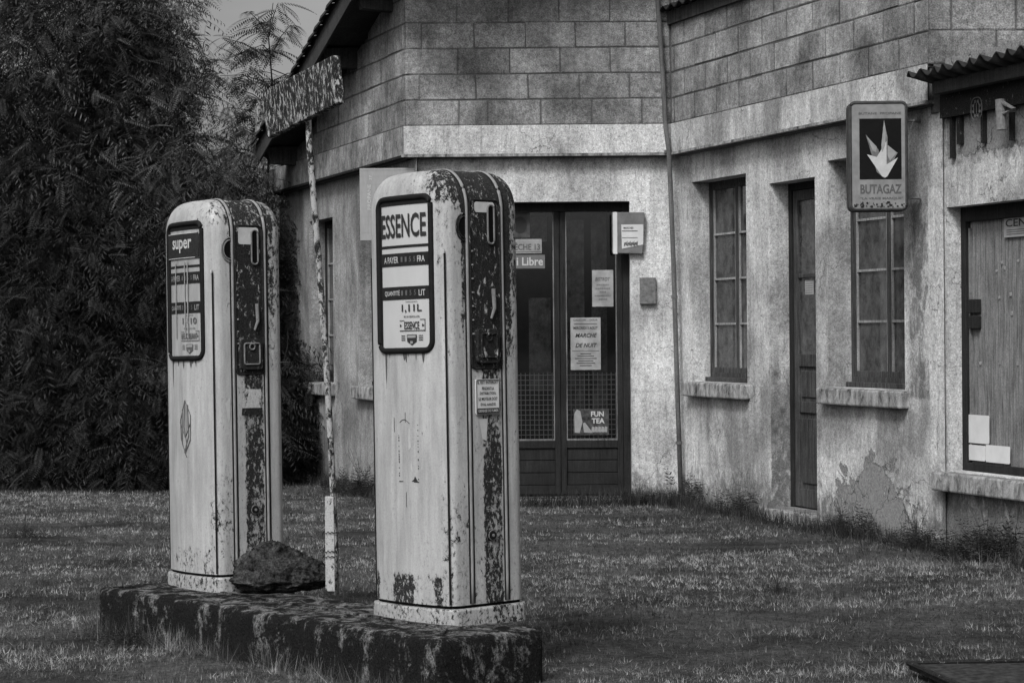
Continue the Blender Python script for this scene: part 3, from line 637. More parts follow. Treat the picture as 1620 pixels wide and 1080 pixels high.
# pale sign at the left corner of the shop
Yp = YF + .09
p0 = at(570, 381, Yp); p1 = at(658, 266, Yp)
ps = thing('propane_panel', 'pale flat panel with faded upright PROPANE lettering behind the front pump', 'sign', (p1.x, Yp, p0.z))
mb = MB(); mb.box(((p0.x + p1.x) / 2, Yp, (p0.z + p1.z) / 2), ((p1.x - p0.x) / 2, .02, (p1.z - p0.z) / 2)); mb.build('panel', PALESIGN, ps, bevel=.004)
W_, H_ = p1.x - p0.x, p1.z - p0.z; sf = lambda x, y: Vector((p0.x + x, Yp - .0215, p0.z + y))
mb = MB()
for k in range(1, 7): put_rect(mb, .0 + k * W_ / 7, .01, .0 + k * W_ / 7 + .002, H_ - .01, sf)
for k in range(1, 9): put_rect(mb, .01, k * H_ / 9, W_ - .01, k * H_ / 9 + .0012, sf)
put_rect(mb, .008, H_ - .018, W_ - .01, H_ - .012, sf); mb.build('grid_lines', PALE, ps)
mb = MB(); put_text(mb, 'PROPANE', 0, 0, .20, .028, lambda x, y: Vector((p0.x + .075 - y, Yp - .0225, p0.z + .345 + x)), .02); put_text(mb, '37', 0, 0, .04, .022, lambda x, y: Vector((p0.x + .085 - y, Yp - .0225, p0.z + .50 + x)), .02); mb.build('lettering', WHITE, ps)

# hanging gas sign -----------------------------------------------------
Ys = 13.66; s0 = at(1345, 333, Ys); s1 = at(1434, 161, Ys); W_, H_ = s1.x - s0.x, s1.z - s0.z
bs = thing('gas_sign', 'rounded upright gas sign with pale arrow on black, hanging over the second tall window', 'sign', ((s0.x + s1.x) / 2, Ys, s0.z), rz=-.035)
hw, T = W_ / 2, .13
def slab(name, loop, y0, y1, m, parent):
    mb = MB(); n = len(loop); mb.add([(x, y0, z) for x, z in loop] + [(x, y1, z) for x, z in loop], [tuple(range(n)), tuple(range(2 * n - 1, n - 1, -1))] + [(i, (i + 1) % n, n + (i + 1) % n, n + i) for i in range(n)])
    return mb.build(name, m, parent, local=True)
slab('case', rrect(-hw, 0, hw, H_, .035), 0, T, SIGNG, bs).modifiers.new('b', 'BEVEL').width = .006
slab('face', rrect(-hw + .012, .012, hw - .012, H_ - .012, .026), -.006, .01, SIGNW, bs)
mb = MB(); L_ = dense(rrect(-hw + .006, .006, hw - .006, H_ - .006, .03), .1); mb.tube([(x, -.004, z) for x, z in L_] + [(L_[0][0], -.004, L_[0][1])], .0085, 6, False); mb.build('rim', SIGNG, bs, local=True)
sf = lambda x, y, d=.0075: Vector((x * W_ - hw, -d, y * H_))
mb = MB(); put_rect(mb, .17, .285, .90, .845, sf); mb.build('black_field', SIGNK, bs, local=True)
AR = lambda pts: [(x, y) for x, y in pts]
mb = MB(); put_poly(mb, [(.28, .70), (.50, .56), (.53, .46), (.60, .83), (.66, .67), (.66, .53), (.84, .53), (.80, .50), (.66, .31), (.60, .295), (.47, .35)], lambda x, y: sf(x, y, .0082)); mb.build('arrow_shade', GREYM, bs, local=True)
mb = MB(); g2 = lambda x, y: sf(x, y, .009)
put_poly(mb, [(.30, .515), (.47, .49), (.64, .635), (.64, .42), (.84, .485), (.66, .32), (.62, .30), (.56, .31)], g2)
mb.build('arrow', WHITE, bs, local=True)
mb = MB(); g3 = lambda x, y: sf(x, y, .0098); put_poly(mb, [(.60, .83), (.63, .74), (.62, .60), (.56, .53), (.55, .60)], g3); put_poly(mb, [(.30, .68), (.47, .585), (.46, .535), (.40, .55)], g3); put_poly(mb, [(.66, .60), (.82, .53), (.70, .455), (.66, .50)], lambda x, y: sf(x, y, .0102)); mb.build('arrow_facets', PALE, bs, local=True)
mb = MB(); put_text(mb, 'BUTANE  PROPANE', .53, .893, .74, .022, sf, .02); put_text(mb, 'BUTAGAZ', .54, .195, .72, .088, sf, .03); put_text(mb, '"LA VRAIE MARQUE"', .55, .108, .74, .026, sf, .02); mb.build('lettering', INKS, bs, local=True)
mb = MB()
for k in range(60):
    x = random.uniform(.06, .94); y = .03 + .045 * random.random() ** 1.5; r_ = random.uniform(.006, .022)
    put_poly(mb, [(x + r_ * math.cos(t) * random.uniform(.6, 1.2), max(.022, y + r_ * .6 * math.sin(t) * random.uniform(.6, 1.2))) for t in [k2 * math.pi / 4 for k2 in range(8)]], lambda x, y: sf(x, y, .0078 + .0002 * (k % 9)))
mb.build('rust_flakes', RUSTD, bs, local=True)
for z in (H_ - .11, .08): mb = MB(); mb.tube([(hw, T * .6, z), (hw + .12, T + .06, z)], .007, 8); mb.build('bracket', METAL, bs, local=True)
mb = MB(); mb.tube([(hw, .03, H_ - .09), (hw + .03, .05, H_ - .17), (hw + .06, .1, H_ - .10), (hw + .11, .16, H_ - .1)], .002, 5); mb.build('wire', METAL, bs, local=True)

# ================================================================== PUMP ISLAND
ZI = .21
near = onz(694, 1015, ZI); farl = onz(151, 929, ZI); rc = onz(880, 995, ZI)
eu_ = (farl - near).normalized(); ev_ = Vector((eu_.y, -eu_.x, 0)); ev_ = ev_ if ev_.x > 0 else -ev_
Lu, Lv = (farl - near).length, (rc - near).dot(ev_)
isl = MB(); loop = dense(rrect(0, 0, Lu, Lv, .05, 5), .03); tops = []
rz_ = random.Random(3)
prof = [(0, -.05), (0, ZI * .3), (.004, ZI * .6), (.004, ZI - .03), (.012, ZI - .01), (.03, ZI), (.08, ZI + .002), (.16, ZI), (.24, ZI + .002)]
base_i = 0; nl = len(loop); cen = (Lu / 2, Lv / 2)
def ins(p, d): 
    x, y = p; return (min(max(x, d), Lu - d) if True else x, min(max(y, d), Lv - d))
for (d, z) in prof:
    for p in loop:
        j = .004 * (math.sin(p[0] * 23 + z * 30) + math.sin(p[1] * 31 + p[0] * 51) + rz_.uniform(-.8, .8)); x, y = ins(p, d + (j * .8 if z < ZI - .005 else 0))
        isl.v.append(near + eu_ * x + ev_ * y + Vector((0, 0, z - ZI + (j * .5 if z > 0 else 0)))); tops.append(1 if d >= .03 else 0)
for i in range(len(prof) - 1):
    for k in range(nl): isl.f.append((i * nl + k, i * nl + (k + 1) % nl, (i + 1) * nl + (k + 1) % nl, (i + 1) * nl + k))
isl.f.append(tuple((len(prof) - 1) * nl + k for k in range(nl))); isl.a = {'top': tops}
io = isl.build('pump_island', ISLAND, None, smooth=True); tag(io, 'low lichen-blackened concrete plinth carrying both fuel pumps', 'concrete plinth')

# ================================================================== PUMPS
A_, B_ = .250, .170
def section(n_side=26):
    """plan outline of the body: long sides bowed"""
    out = []; r = .035
    base = dense(rrect(-A_, -B_, A_, B_, r, 6), .012)
    for u, v in base:
        bow = .032 * max(0, 1 - (u / A_) ** 2); bown = .006 * max(0, 1 - (v / B_) ** 2)
        out.append((u + math.copysign(bown, u) * (abs(u) > A_ - .01), v + math.copysign(bow, v) * (abs(v) / B_) ** 3))
    return out
def shrink(z, H):
    rt = .16
    if z <= H - rt: return 1, 1
    t = min(1, (z - (H - rt)) / rt); ph = math.asin(t); c = 1 - math.cos(ph)
    return (A_ - .135 * c) / A_, (B_ - .06 * c ** 1.35) / B_
def face_v(u, z, H):
    su, s2 = shrink(z, H); uu = u / su; return -(B_ + .032 * max(0, 1 - (uu / A_) ** 2)) * s2
def nose_u(v, z, H):
    su, s2 = shrink(z, H); return -(A_ + .006 * max(0, 1 - (v / s2 / B_) ** 2)) * su
def make_pump(px, py, ang, H, label, kind, tilt):
    loc = onz(px, py, ZI); c_, s_ = math.cos(ang), math.sin(ang)            # local x = along the plinth, away from the camera
    eu = Vector((-math.sin(ang), math.cos(ang), 0)); ev = Vector((math.cos(ang), math.sin(ang), 0))
    ctr = loc + eu * (A_ + .018) + ev * (B_ + .018)
    rzz = math.atan2(eu.y, eu.x)                                              # local +x -> eu ; local +y -> -ev, so mirror v
    p = thing('fuel_pump', label, 'fuel pump', ctr, rzz, 'old fuel pumps on the plinth', tilt)
    M = lambda u, v, z: Vector((u, -v, z))
    sec = section(); n = len(sec); zs = [.075 + (H - .16 - .075) * k / 60 for k in range(61)] + [H - .16 + .16 * math.sin(R(a)) for a in range(6, 91, 6)]
    body = MB(); rust = []
    rg = random.Random(11 if kind == 'e' else 5)
    def rustf(u, v, z):
        zt = z / H; r = .02
        if z > H - .13: r += .12 + (.17 if u < .05 else 0) * (1.1 if kind == 'e' else .5)
        if u < -A_ + .05:
            if v < -.07: r += ((.74 if kind == 'e' else .42) if v > -.122 else .2) * max(0, min(1, (zt - .55) * 4)) + .20 * (.04 < zt < .3)
            elif v > .07: r += ((.78 if kind == 'e' else .5) if v < .135 else .3) * max(0, min(1, (zt - .52) * 4)) + .08
            else: r += .44 + (.14 if v > -.03 else -.34) * (zt < .55)
            if kind == 's' and v < -.07: r -= .25 * (zt > .5)
            if kind == 's' and v > .07: r -= .12
        elif v > 0: r += .2
        else:
            r -= .12
            if z < .2: r += .40 * (math.sin(u * 25 + 1) > -.1) * (kind == 'e') + .25
            if u < -A_ + .12 and zt > .8 and kind == 'e': r += .12
            r += .06 * (zt < .3)
        return r
    for z in zs:
        a, b = shrink(z, H)
        for u, v in sec:
            body.v.append(M(u * a, v * b, z)); rust.append(rustf(u, v, z))
    for i in range(len(zs) - 1):
        for k in range(n): body.f.append((i * n + k, i * n + (k + 1) % n, (i + 1) * n + (k + 1) % n, (i + 1) * n + k))
    body.f.append(tuple((len(zs) - 1) * n + k for k in range(n))); body.a = {'rust': rust}
    body.build('body', ENAMEL, p, local=True, smooth=True)
    # plinth, a little larger
    pl = MB(); rr = []
    for (k_, z) in ((1.05, -.01), (1.048, .055), (1.035, .062), (.97, .063)):
        for u, v in sec: pl.v.append(M(u * k_, v * k_ * 1.01, z)); rr.append(.34)
    for i in range(3):
        for k in range(n): pl.f.append((i * n + k, i * n + (k + 1) % n, (i + 1) * n + (k + 1) % n, (i + 1) * n + k))
    pl.f.append(tuple(3 * n + k for k in range(n))); pl.a = {'rust': rr}; pl.build('base', ENAMEL, p, local=True)
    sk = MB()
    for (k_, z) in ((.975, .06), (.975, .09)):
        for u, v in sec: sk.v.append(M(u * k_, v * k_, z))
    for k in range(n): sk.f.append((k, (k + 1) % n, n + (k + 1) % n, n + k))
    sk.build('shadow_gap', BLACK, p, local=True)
    # trim strips over the top
    for v0 in (-B_ * .49, B_ * .49):
        tr = MB(); dk = MB()
        zz = [.08 + (H - .24) * k / 20 for k in range(21)] + [H - .16 + .16 * math.sin(R(a)) for a in range(4, 91, 6)]
        path = [(nose_u(v0, z, H), z) for z in zz]; path = path + [(-u, z) for u, z in reversed(path)]
        tr.tube([M(u * 1.0, v0, z) for u, z in path], .0075, 6); tr.build('trim_strip', TRIM, p, local=True, smooth=True)
        for dv in (-.011, .011): dk.tube([M(u, v0 + dv, z) for u, z in path], .0035, 5)
        dk.build('trim_groove', DARK, p, local=True)
    # corner seam of the wide door panel, with a stud
    sm_ = MB(); us = -A_ + .014; zt = H - .34
    sm_.tube([M(us, face_v(us, .1, H) - .001, .08), M(us, face_v(us, .1, H) - .001, zt)], .0042, 6); sm_.tube([M(A_ - .02, face_v(us, .1, H) - .0, .08), M(A_ - .02, face_v(us, .1, H), zt)], .003, 6)
    sm_.build('door_seam', DARK, p, local=True)
    sb_ = MB(); sb_.tube([M(us, face_v(us, .1, H) - .006, zt), M(us, face_v(us, .1, H) - .006, zt + .014)], .005, 8); sb_.build('stud', WHITE, p, local=True)
    # dial ---------------------------------------------------------------
    uc, hwid = (-.008, .168) if kind == 'e' else (-.002, .158); z0, z1 = H - .723, H - .108
    S_ = lambda x, y, d=0: M(uc - x, face_v(uc - x, y, H) - d, y)              # x to the right in the photo = -u
    lp = dense(rrect(-hwid, z0, hwid, z1, .04, 6), .02); fr = MB()
    fr.tube([S_(x, y, .001) for x, y in lp + [lp[0]]], .0125, 8, False); fr.build('dial_frame', DARK, p, local=True, smooth=True)
    lf = MB(); 
    for k in range(24):
        xa, xb = -hwid + .006 + (2 * hwid - .012) * k / 24, -hwid + .006 + (2 * hwid - .012) * (k + 1) / 24
        lf.add([S_(xa, z0 + .005, .002), S_(xb, z0 + .005, .002), S_(xb, z1 - .005, .002), S_(xa, z1 - .005, .002)], [(0, 1, 2, 3)])
    dial = lf.build('dial', DIALM if kind == 'e' else DIALD, p, local=True)
    w2, hD = hwid - .012, z1 - z0
    D = lambda x, y, d=.0035: S_(x, z0 + y * hD, d)
    bn = MB(); X0 = -w2 + .012
    put_rect(bn, X0, .555, w2, .64, D, 12); put_rect(bn, X0, .335, w2, .42, D, 12); put_rect(bn, X0 - .012, .675, w2, .692, D, 12)
    if kind == 's': pass
    bn.build('dark_band', BAND, dial, local=True)
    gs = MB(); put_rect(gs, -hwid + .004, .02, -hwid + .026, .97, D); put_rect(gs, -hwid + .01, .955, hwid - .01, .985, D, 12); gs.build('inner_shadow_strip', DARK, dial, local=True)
    tx = MB(); D2 = lambda x, y: D(x, y, .005)
    if kind == 'e': put_text(tx, 'ESSENCE', .002, .82, 2 * w2 - .026, .155, D2, .016)
    put_text(tx, '1,11L' if kind == 'e' else '1,110', .055, .275, .12, .055, D2, .02); put_text(tx, 'PRIX DE VENTE DU LITRE', .055, .222, .095, .012, D2, .02)
    if kind == 'e': put_text(tx, 'ESSENCE', .055, .165, .09, .05, D2, .02)
    else: put_text(tx, 'SUPER CARBURANT', .05, .165, .135, .045, D2, .03)
    for (xa, ya, xb, yb) in ((-.02, .128, .135, .133), (.13, .128, .133, .2), (-.02, .195, .01, .199), (.105, .2, .135, .204), (.02, .318, .09, .321)): put_rect(tx, xa, ya, xb, yb, D2, 4)
    for sx in (-.012, .122): put_poly(tx, [(sx - .006, .155), (sx + .006, .165), (sx - .006, .175)], D2)
    # maker's shield
    put_poly(tx, [(.025, .105), (.085, .105), (.083, .06), (.055, .035), (.027, .06)], D2)
    for k in range(3): put_rect(tx, -.01, .095 - k * .014, .015, .1 - k * .014, D2); put_rect(tx, .095, .095 - k * .014, .12, .1 - k * .014, D2)
    tx.build('lettering', INK if kind == 'e' else INKS, dial, local=True)
    sh = MB(); D3 = lambda x, y: D(x, y, .0062); put_rect(sh, .03, .083, .08, .1, D3); put_poly(sh, [(.048, .045), (.062, .045), (.062, .062), (.048, .062)], D3); sh.build('shield_detail', PALE, dial, local=True)
    wt_ = MB(); put_text(wt_, 'A PAYER', -.072, .597, .10, .042, D2, .012); put_text(wt_, 'FRA', .115, .597, .042, .04, D2, .012); put_text(wt_, 'QUANTITÉ', -.068, .379, .105, .044, D2, .012); put_text(wt_, 'LIT', .118, .377, .036, .04, D2, .012)
    wt_.build('lettering', WHITE if kind == 'e' else PALE, dial, local=True)
    dg_ = MB(); 
    for k in range(4):
        for yy in (.597, .378): put_text(dg_, '5' if k > 1 else '1', .0 + k * .026, yy, .012, .034, D2, .02)
    dg_.build('counter_digits', INKS if kind == 'e' else INKS, dial, local=True)
    if kind == 's':
        st_ = MB(); put_rect(st_, -w2, .742, w2 - .004, .93, lambda x, y: D(x, y, .0075), 14); sk_ = st_.build('sticker', m_rust('worn_sticker', .66, .03, .16), dial, local=True)
        st_ = MB(); put_text(st_, 'super', -.0, .835, .18, .10, lambda x, y: D(x, y, .009), .02)
        put_rect(st_, -w2 + .005, .926, w2 - .012, .931, lambda x, y: D(x, y, .009), 8); put_rect(st_, -w2 + .005, .744, w2 - .03, .749, lambda x, y: D(x, y, .009), 8)
        st_.build('lettering', WHITE, sk_, local=True)
        rn = MB()
        for xx in (-.07, .02, .045): put_rect(rn, xx, .15, xx + .008, .72, lambda x, y: D(x, y, .0072))
        rn.build('runs', PALE, dial, local=True)
    # rust drips under the dial
    dr = MB()
    for k in range(9):
        x = rg.uniform(-.12, .12); l = rg.uniform(.01, .04) if k else .13; x = x if k else -.125; wv = rg.uniform(.003, .012) if k else .008
        dr.add([S_(x - wv, z0 - .012, .0012), S_(x + wv, z0 - .012, .0012), S_(x + wv * .5, z0 - .012 - l * .7, .0012), S_(x, z0 - .012 - l, .0012), S_(x - wv * .6, z0 - .012 - l * .6, .0012)], [(0, 1, 2, 3, 4)])
    dr.build('rust_drip', INKS, p, local=True)
    # narrow side: recessed panel, slot, half-round opening
    Nn = lambda v, z, d: M(nose_u(v, z, H) - d, v, z)
    PW = B_ * .49 - .014; pn = MB(); lp = rrect(-PW, H - .80, PW, H - .095, .022, 5); rows_ = 16
    za, zb = H - .80, H - .125
    for k in range(rows_):
        a1, a2 = za + (zb - za) * k / rows_, za + (zb - za) * (k + 1) / rows_
        pn.add([Nn(-PW, a1, .003), Nn(0, a1, .004), Nn(PW, a1, .003), Nn(PW, a2, .003), Nn(0, a2, .004), Nn(-PW, a2, .003)], [(0, 1, 4, 5), (1, 2, 3, 4)])
    panel = pn.build('nozzle_panel', RUST, p, local=True)
    lpd = dense(rrect(-PW - .001, za, PW + .001, zb, .022, 5), .03); rm = MB(); rm.tube([Nn(x, y, .004) for x, y in lpd + [lpd[0]]], .004, 6, False); rm.build('panel_rim', RUSTD, panel, local=True)
    bp_ = MB(); put_poly(bp_, rrect(-.055, zb - (.05 if kind == 'e' else .085), .05, zb - .008, .012), lambda x, y: Nn(x, y, .0065)); bp_.build('bare_patch', WHITE, panel, local=True)
    sl = MB(); lps = rrect(.012, H - .30, .045, H - .145, .016, 5); put_poly(sl, lps, lambda x, y: Nn(x, y, .0085)); slt = sl.build('slot', BLACK, panel, local=True)
    sr = MB(); sr.tube([Nn(x, y, .009) for x, y in lps + [lps[0]]], .0042, 6, False); sr.build('slot_rim', METAL, slt, local=True)
    hk = MB(); hk.tube([Nn(.035, H - .48, .01), Nn(.036, H - .56, .014), Nn(.02, H - .60, .012)], [.009, .008, .005], 8); hk.build('nozzle_hook', METAL, panel, local=True)
    for (a1, a2) in ((H - .78, H - .64),):
        cp_ = MB(); L2 = rrect(-.058, a1, .058, a2, .014, 5); n2 = len(L2)
        cp_.add([Nn(x, y, .003) for x, y in L2] + [Nn(x * .96, y + (.003 if y < (a1 + a2) / 2 else -.003), .02) for x, y in L2], [tuple(range(n2, 2 * n2))] + [(i, (i + 1) % n2, n2 + (i + 1) % n2, n2 + i) for i in range(n2)])
        cv = cp_.build('cover_plate', RUST if kind == 'e' else m_rust('rusty_cover', .58, .02, .34), panel, local=True)
        rb = MB(); L3 = rrect(-.04, a1 + .025, .04, a2 - .02, .01, 4); rb.tube([Nn(x, y, .022) for x, y in L3 + [L3[0]]], .004, 6, False)
        cc = [(.014 * math.cos(k * .7), (a2 - .035) + .014 * math.sin(k * .7)) for k in range(10)]; rb.tube([Nn(x, y, .023) for x, y in cc], .004, 6, False); rb.build('cover_relief', METAL if kind == 's' else RUST, cv, local=True)
    # bolts in a row down the panel's near edge
    for k in range(7): bl = MB(); bl.box(Nn(-PW + .008, H - .33 - k * .055, .006), (.003, .003, .003)); bl.build('rivet', PALE, panel, local=True)
    ho = MB(); HX = -B_ * .49 - .011; hl = [(HX - .033 * math.cos(R(a)), H - .235 + .043 * math.sin(R(a))) for a in range(-90, 91, 15)]
    put_poly(ho, hl, lambda x, y: Nn(x, y, .003)); hoo = ho.build('hose_opening', BLACK, p, local=True)
    hr = MB()
    for rr_ in (1.0, 1.28): hr.tube([Nn(HX - .033 * rr_ * math.cos(R(a)), H - .235 + .043 * rr_ * math.sin(R(a)), .003) for a in range(-90, 91, 15)], .0038, 6)
    hr.build('opening_rim', METAL if kind == 's' else RUSTD, hoo, local=True)
    # lock
    zl = .345 if kind == 'e' else .36; lk = MB(); vl = .01
    for rr_, d0, d1 in ((.023, .001, .008), (.017, .008, .013)): lk.tube([Nn(vl, zl, d0), Nn(vl, zl, d1)], rr_, 20)
    lk_ = lk.build('lock', DARK, p, local=True); l2 = MB(); l2.tube([Nn(vl + .02 * math.cos(t * .5), zl + .02 * math.sin(t * .5), .009) for t in range(14)], .002, 5); l2.tube([Nn(vl, zl, .013), Nn(vl, zl, .016)], .006, 10); l2.build('lock_ring', METAL, lk_, local=True)
    if kind == 'e':
        # notice plate
        pz0, pz1 = H - .985, H - .842; np_ = MB(); L2 = rrect(-.064, pz0, .06, pz1, .008, 4); n2 = len(L2)
        np_.add([Nn(x, y, .003) for x, y in L2] + [Nn(x, y, .008) for x, y in L2], [tuple(range(n2, 2 * n2))] + [(i, (i + 1) % n2, n2 + (i + 1) % n2, n2 + i) for i in range(n2)])
        nt = np_.build('notice_plate', PAPERL, p, local=True); NF = lambda x, y: Nn(x, y, .0095); tt = MB(); hh = pz1 - pz0
        for s__, yy, ww in (('IL EST INTERDIT', .91, .108), ('PENDANT LA', .74, .062), ('DISTRIBUTION,', .60, .085), ('LE MOTEUR DOIT', .45, .098), ('ÊTRE ARRÊTÉ', .30, .078)): put_text(tt, s__, -.002, pz0 + hh * yy, ww, .0125, NF, .02)
        put_rect(tt, -.058, pz0 + .006, .054, pz0 + .027, NF); tt.build('lettering', INK, nt, local=True)
        tt = MB(); put_text(tt, 'DEFENSE DE FUMER', -.002, pz0 + .0165, .104, .011, lambda x, y: Nn(x, y, .011), .02); tt.build('lettering', WHITE, nt, local=True)
        bd_ = MB(); Lb = rrect(-.061, pz0 + .003, .057, pz1 - .003, .006, 3); bd_.tube([NF(*q_) for q_ in Lb + [Lb[0]]], .0012, 4, False); bd_.build('plate_border', INK, nt, local=True)
        # torn transfer outline on the wide side
        tf = MB(); Zc = lambda x, y: S_(x, y, .0012); x0_, x1_, y0_, y1_ = -.045, .075, .56, .80
        for k in range(22):
            f1, f2 = k / 22, k / 22 + rg.uniform(.01, .04)
            if rg.random() < .75: tf.add([Zc(x0_, y0_ + (y1_ - y0_) * f1), Zc(x0_ + .005, y0_ + (y1_ - y0_) * f1), Zc(x0_ + .005, y0_ + (y1_ - y0_) * f2), Zc(x0_, y0_ + (y1_ - y0_) * f2)], [(0, 1, 2, 3)])
            if rg.random() < .55: tf.add([Zc(x1_, y0_ + (y1_ - y0_) * f1), Zc(x1_ + .005, y0_ + (y1_ - y0_) * f1), Zc(x1_ + .005, y0_ + (y1_ - y0_) * f2), Zc(x1_, y0_ + (y1_ - y0_) * f2)], [(0, 1, 2, 3)])
        tf.add([Zc(x0_, y0_), Zc(x1_, y0_ + .0), Zc(x1_, y0_ + .004), Zc(x0_, y0_ + .004)], [(0, 1, 2, 3)]); tf.add([Zc(x1_ - .04, y0_ + .004), Zc(x1_, y0_ + .002), Zc(x1_ - .018, y0_ + .026), Zc(x1_ - .026, y0_ + .012)], [(0, 1, 2, 3)])
        tf.tube([Zc(x0_ + .01 + .018 * k / 2, y1_ + .012 * math.sin(k * .5)) for k in range(8)], .0012, 4)
        for (xx, ya_, yb_) in ((-.075, .76, .82), (-.0, .46, .52), (.0, .80, .84)): tf.add([Zc(xx, ya_), Zc(xx + .003, ya_), Zc(xx + .003, yb_), Zc(xx, yb_)], [(0, 1, 2, 3)])
        tf.build('transfer_outline', INK, p, local=True)
        tf = MB(); tf.add([Zc(.02, .69), Zc(.035, .70), Zc(.032, .76), Zc(.026, .79), Zc(.02, .74)], [(0, 1, 2, 3, 4)]); tf.add([Zc(.03, .62), Zc(.045, .60), Zc(.034, .65)], [(0, 1, 2)]); tf.build('bare_patch', WHITE, p, local=True)
        wp = MB(); wp.add([Nn(-.045, H - 1.0, .0022), Nn(.0, H - 1.0, .0022), Nn(-.008, H - 1.09, .0022), Nn(-.03, H - 1.08, .0022)], [(0, 1, 2, 3)]); wp.build('bare_patch', WHITE, p, local=True)
    else:
        # scratched leaf-like transfer
        tf = MB(); Zc = lambda x, y: S_(x, y, .0015)
        for (pts_) in ([(0, .92), (-.045, .83), (-.04, .74), (0, .68), (.045, .74), (.05, .85), (0, .92)], [(-.025, .88), (-.03, .72), (.01, .66)], [(.025, .9), (.03, .76), (-.01, .68)], [(-.05, .82), (0, .75), (.05, .82)], [(0, .91), (-.012, .8), (.012, .72), (0, .67)]): tf.tube([Zc(x + .0, y - .06) for x, y in pts_], .003, 4)
        tf.build('transfer_outline', INKS, p, local=True)
        tf = MB(); tf.add([Zc(-.03, .73), Zc(.0, .70), Zc(.028, .76), Zc(.02, .84), Zc(-.01, .86), Zc(-.028, .80)], [(0, 1, 2, 3, 4, 5)]); tf.build('scraped_patch', TRIM, p, local=True)
        wp = MB(); put_poly(wp, [(-.045, H - .955), (.052, H - .955), (.055, H - .87), (-.042, H - .865)], lambda x, y: Nn(x, y, .003)); pk = wp.build('broken_plate', m_rust('chipped_plate', .40, .02, .5), p, local=True)
        wp = MB(); put_poly(wp, [(-.05, H - .985), (.055, H - .985), (.058, H - .953), (-.048, H - .953)], lambda x, y: Nn(x, y, .006)); wp.build('rust_lump', RUSTD, p, local=True)
        wp = MB(); put_poly(wp, [(-.13, H - .93), (-.105, H - .90), (-.108, H - 1.0), (-.118, H - 1.02), (-.125, H - .96)], lambda x, y: Nn(x, y, .002)); wp.build('bare_patch', WHITE, p, local=True)
    return p
ANG = math.atan2(-eu_.x, eu_.y)
A_, B_ = .256, .187
make_pump(717, 992, R(41.0), 1.812, 'front rusty white fuel pump with dial reading ESSENCE and a notice plate', 'e', .014)
A_, B_ = .240, .172
make_pump(345, 938, R(36.5), 1.775, 'rear white fuel pump with worn dial sticker reading super, beside the mossy stone', 's', .016)

# ================================================================== STONE
import mathutils.noise as mn
bl = onz(446, 935, ZI + .0); sph = MB(); nu, nv = 150, 90
sr_ = onz(371, 935, ZI); sl_ = onz(523, 935, ZI); hw_ = (sl_ - sr_).length / 2
for i in range(nv + 1):
    th_ = math.pi * i / nv
    for k in range(nu):
        ph_ = 2 * math.pi * k / nu; d = Vector((math.sin(th_) * math.cos(ph_), math.sin(th_) * math.sin(ph_), math.cos(th_)))
        lump = 1 + .24 * mn.noise(d * 1.9 + Vector((3, 1, 4))) + .10 * mn.noise(d * 4.5) + .07 * mn.noise(d * 9) + .07 * mn.noise(d * 19) + .05 * mn.noise(d * 37)
        x = d.x * hw_ * lump * .98; top = .155 - .055 * (x / hw_) * (1 if x > 0 else .1)
        sph.v.append(bl + Vector((x, d.y * .15 * lump, .055 + d.z * lump * (top if d.z > 0 else .055))))
for i in range(nv):
    for k in range(nu): sph.f.append((i * nu + k, (i + 1) * nu + k, (i + 1) * nu + (k + 1) % nu, i * nu + (k + 1) % nu))
so = sph.build('stone', STONE, None, smooth=True); tag(so, 'dark mossy boulder lying on the plinth between the rear pump and the sign pole', 'stone')

# ================================================================== SIGN POLE
Yq = onz(528, 938, ZI).y
sp_ = thing('signpost', 'leaning lichen-crusted pole with a blank tilted board on top, standing between the two pumps', 'signpost', onz(528, 938, ZI))
pl = MB(); pp_ = [(531, 940, 0), (530, 860, 0), (526, 760, 0), (521, 660, 0), (515, 555, 0), (505, 425, 0), (496, 310, 0), (490, 235, 0), (487, 180, 0)]
pts = [at(x, y, Yq) for x, y, _ in pp_]; pl.tube(pts, [.0145, .0145, .0145, .0145, .015, .015, .015, .0145, .014], 9)
pole = pl.build('pole', LICHEN, sp_, smooth=True)
br = MB(); a1, a2 = at(515, 935, Yq - .02), at(514, 785, Yq - .02); b1, b2 = at(530, 935, Yq - .02), at(528, 785, Yq - .02)
br.hexa([a1, b1, b1 + Vector((0, .03, 0)), a1 + Vector((0, .03, 0)), a2, b2, b2 + Vector((0, .03, 0)), a2 + Vector((0, .03, 0))]); brk = br.build('bracket', m_rust('chipped_white_bar', .40, .02, .5), sp_, bevel=.003)
wr = MB()
for y in (842, 872, 880): wr.tube([at(x, y + 3 * math.sin(x), Yq - .026 + (.0 if 513 < x < 533 else .03)) for x in range(510, 538, 3)], .0022, 5)
wr.build('wire_tie', DARK, sp_)
# board: parallel to the shop's side wall
bd = MB(); Yl, Yr = Yq + .42, Yq - .46
c = [at(428, 219, Yl), at(540, 163, Yr), at(532, 88, Yr), at(418, 146, Yl)]; off = Vector((.945, .325, 0)) * .035
c = [q - off * .5 for q in c]
bd.hexa([c[0], c[1], c[1] + off, c[0] + off, c[3], c[2], c[2] + off, c[3] + off]); bd.build('board', m_rust('blackened_board', .52, .01, .52), sp_, bevel=.005)

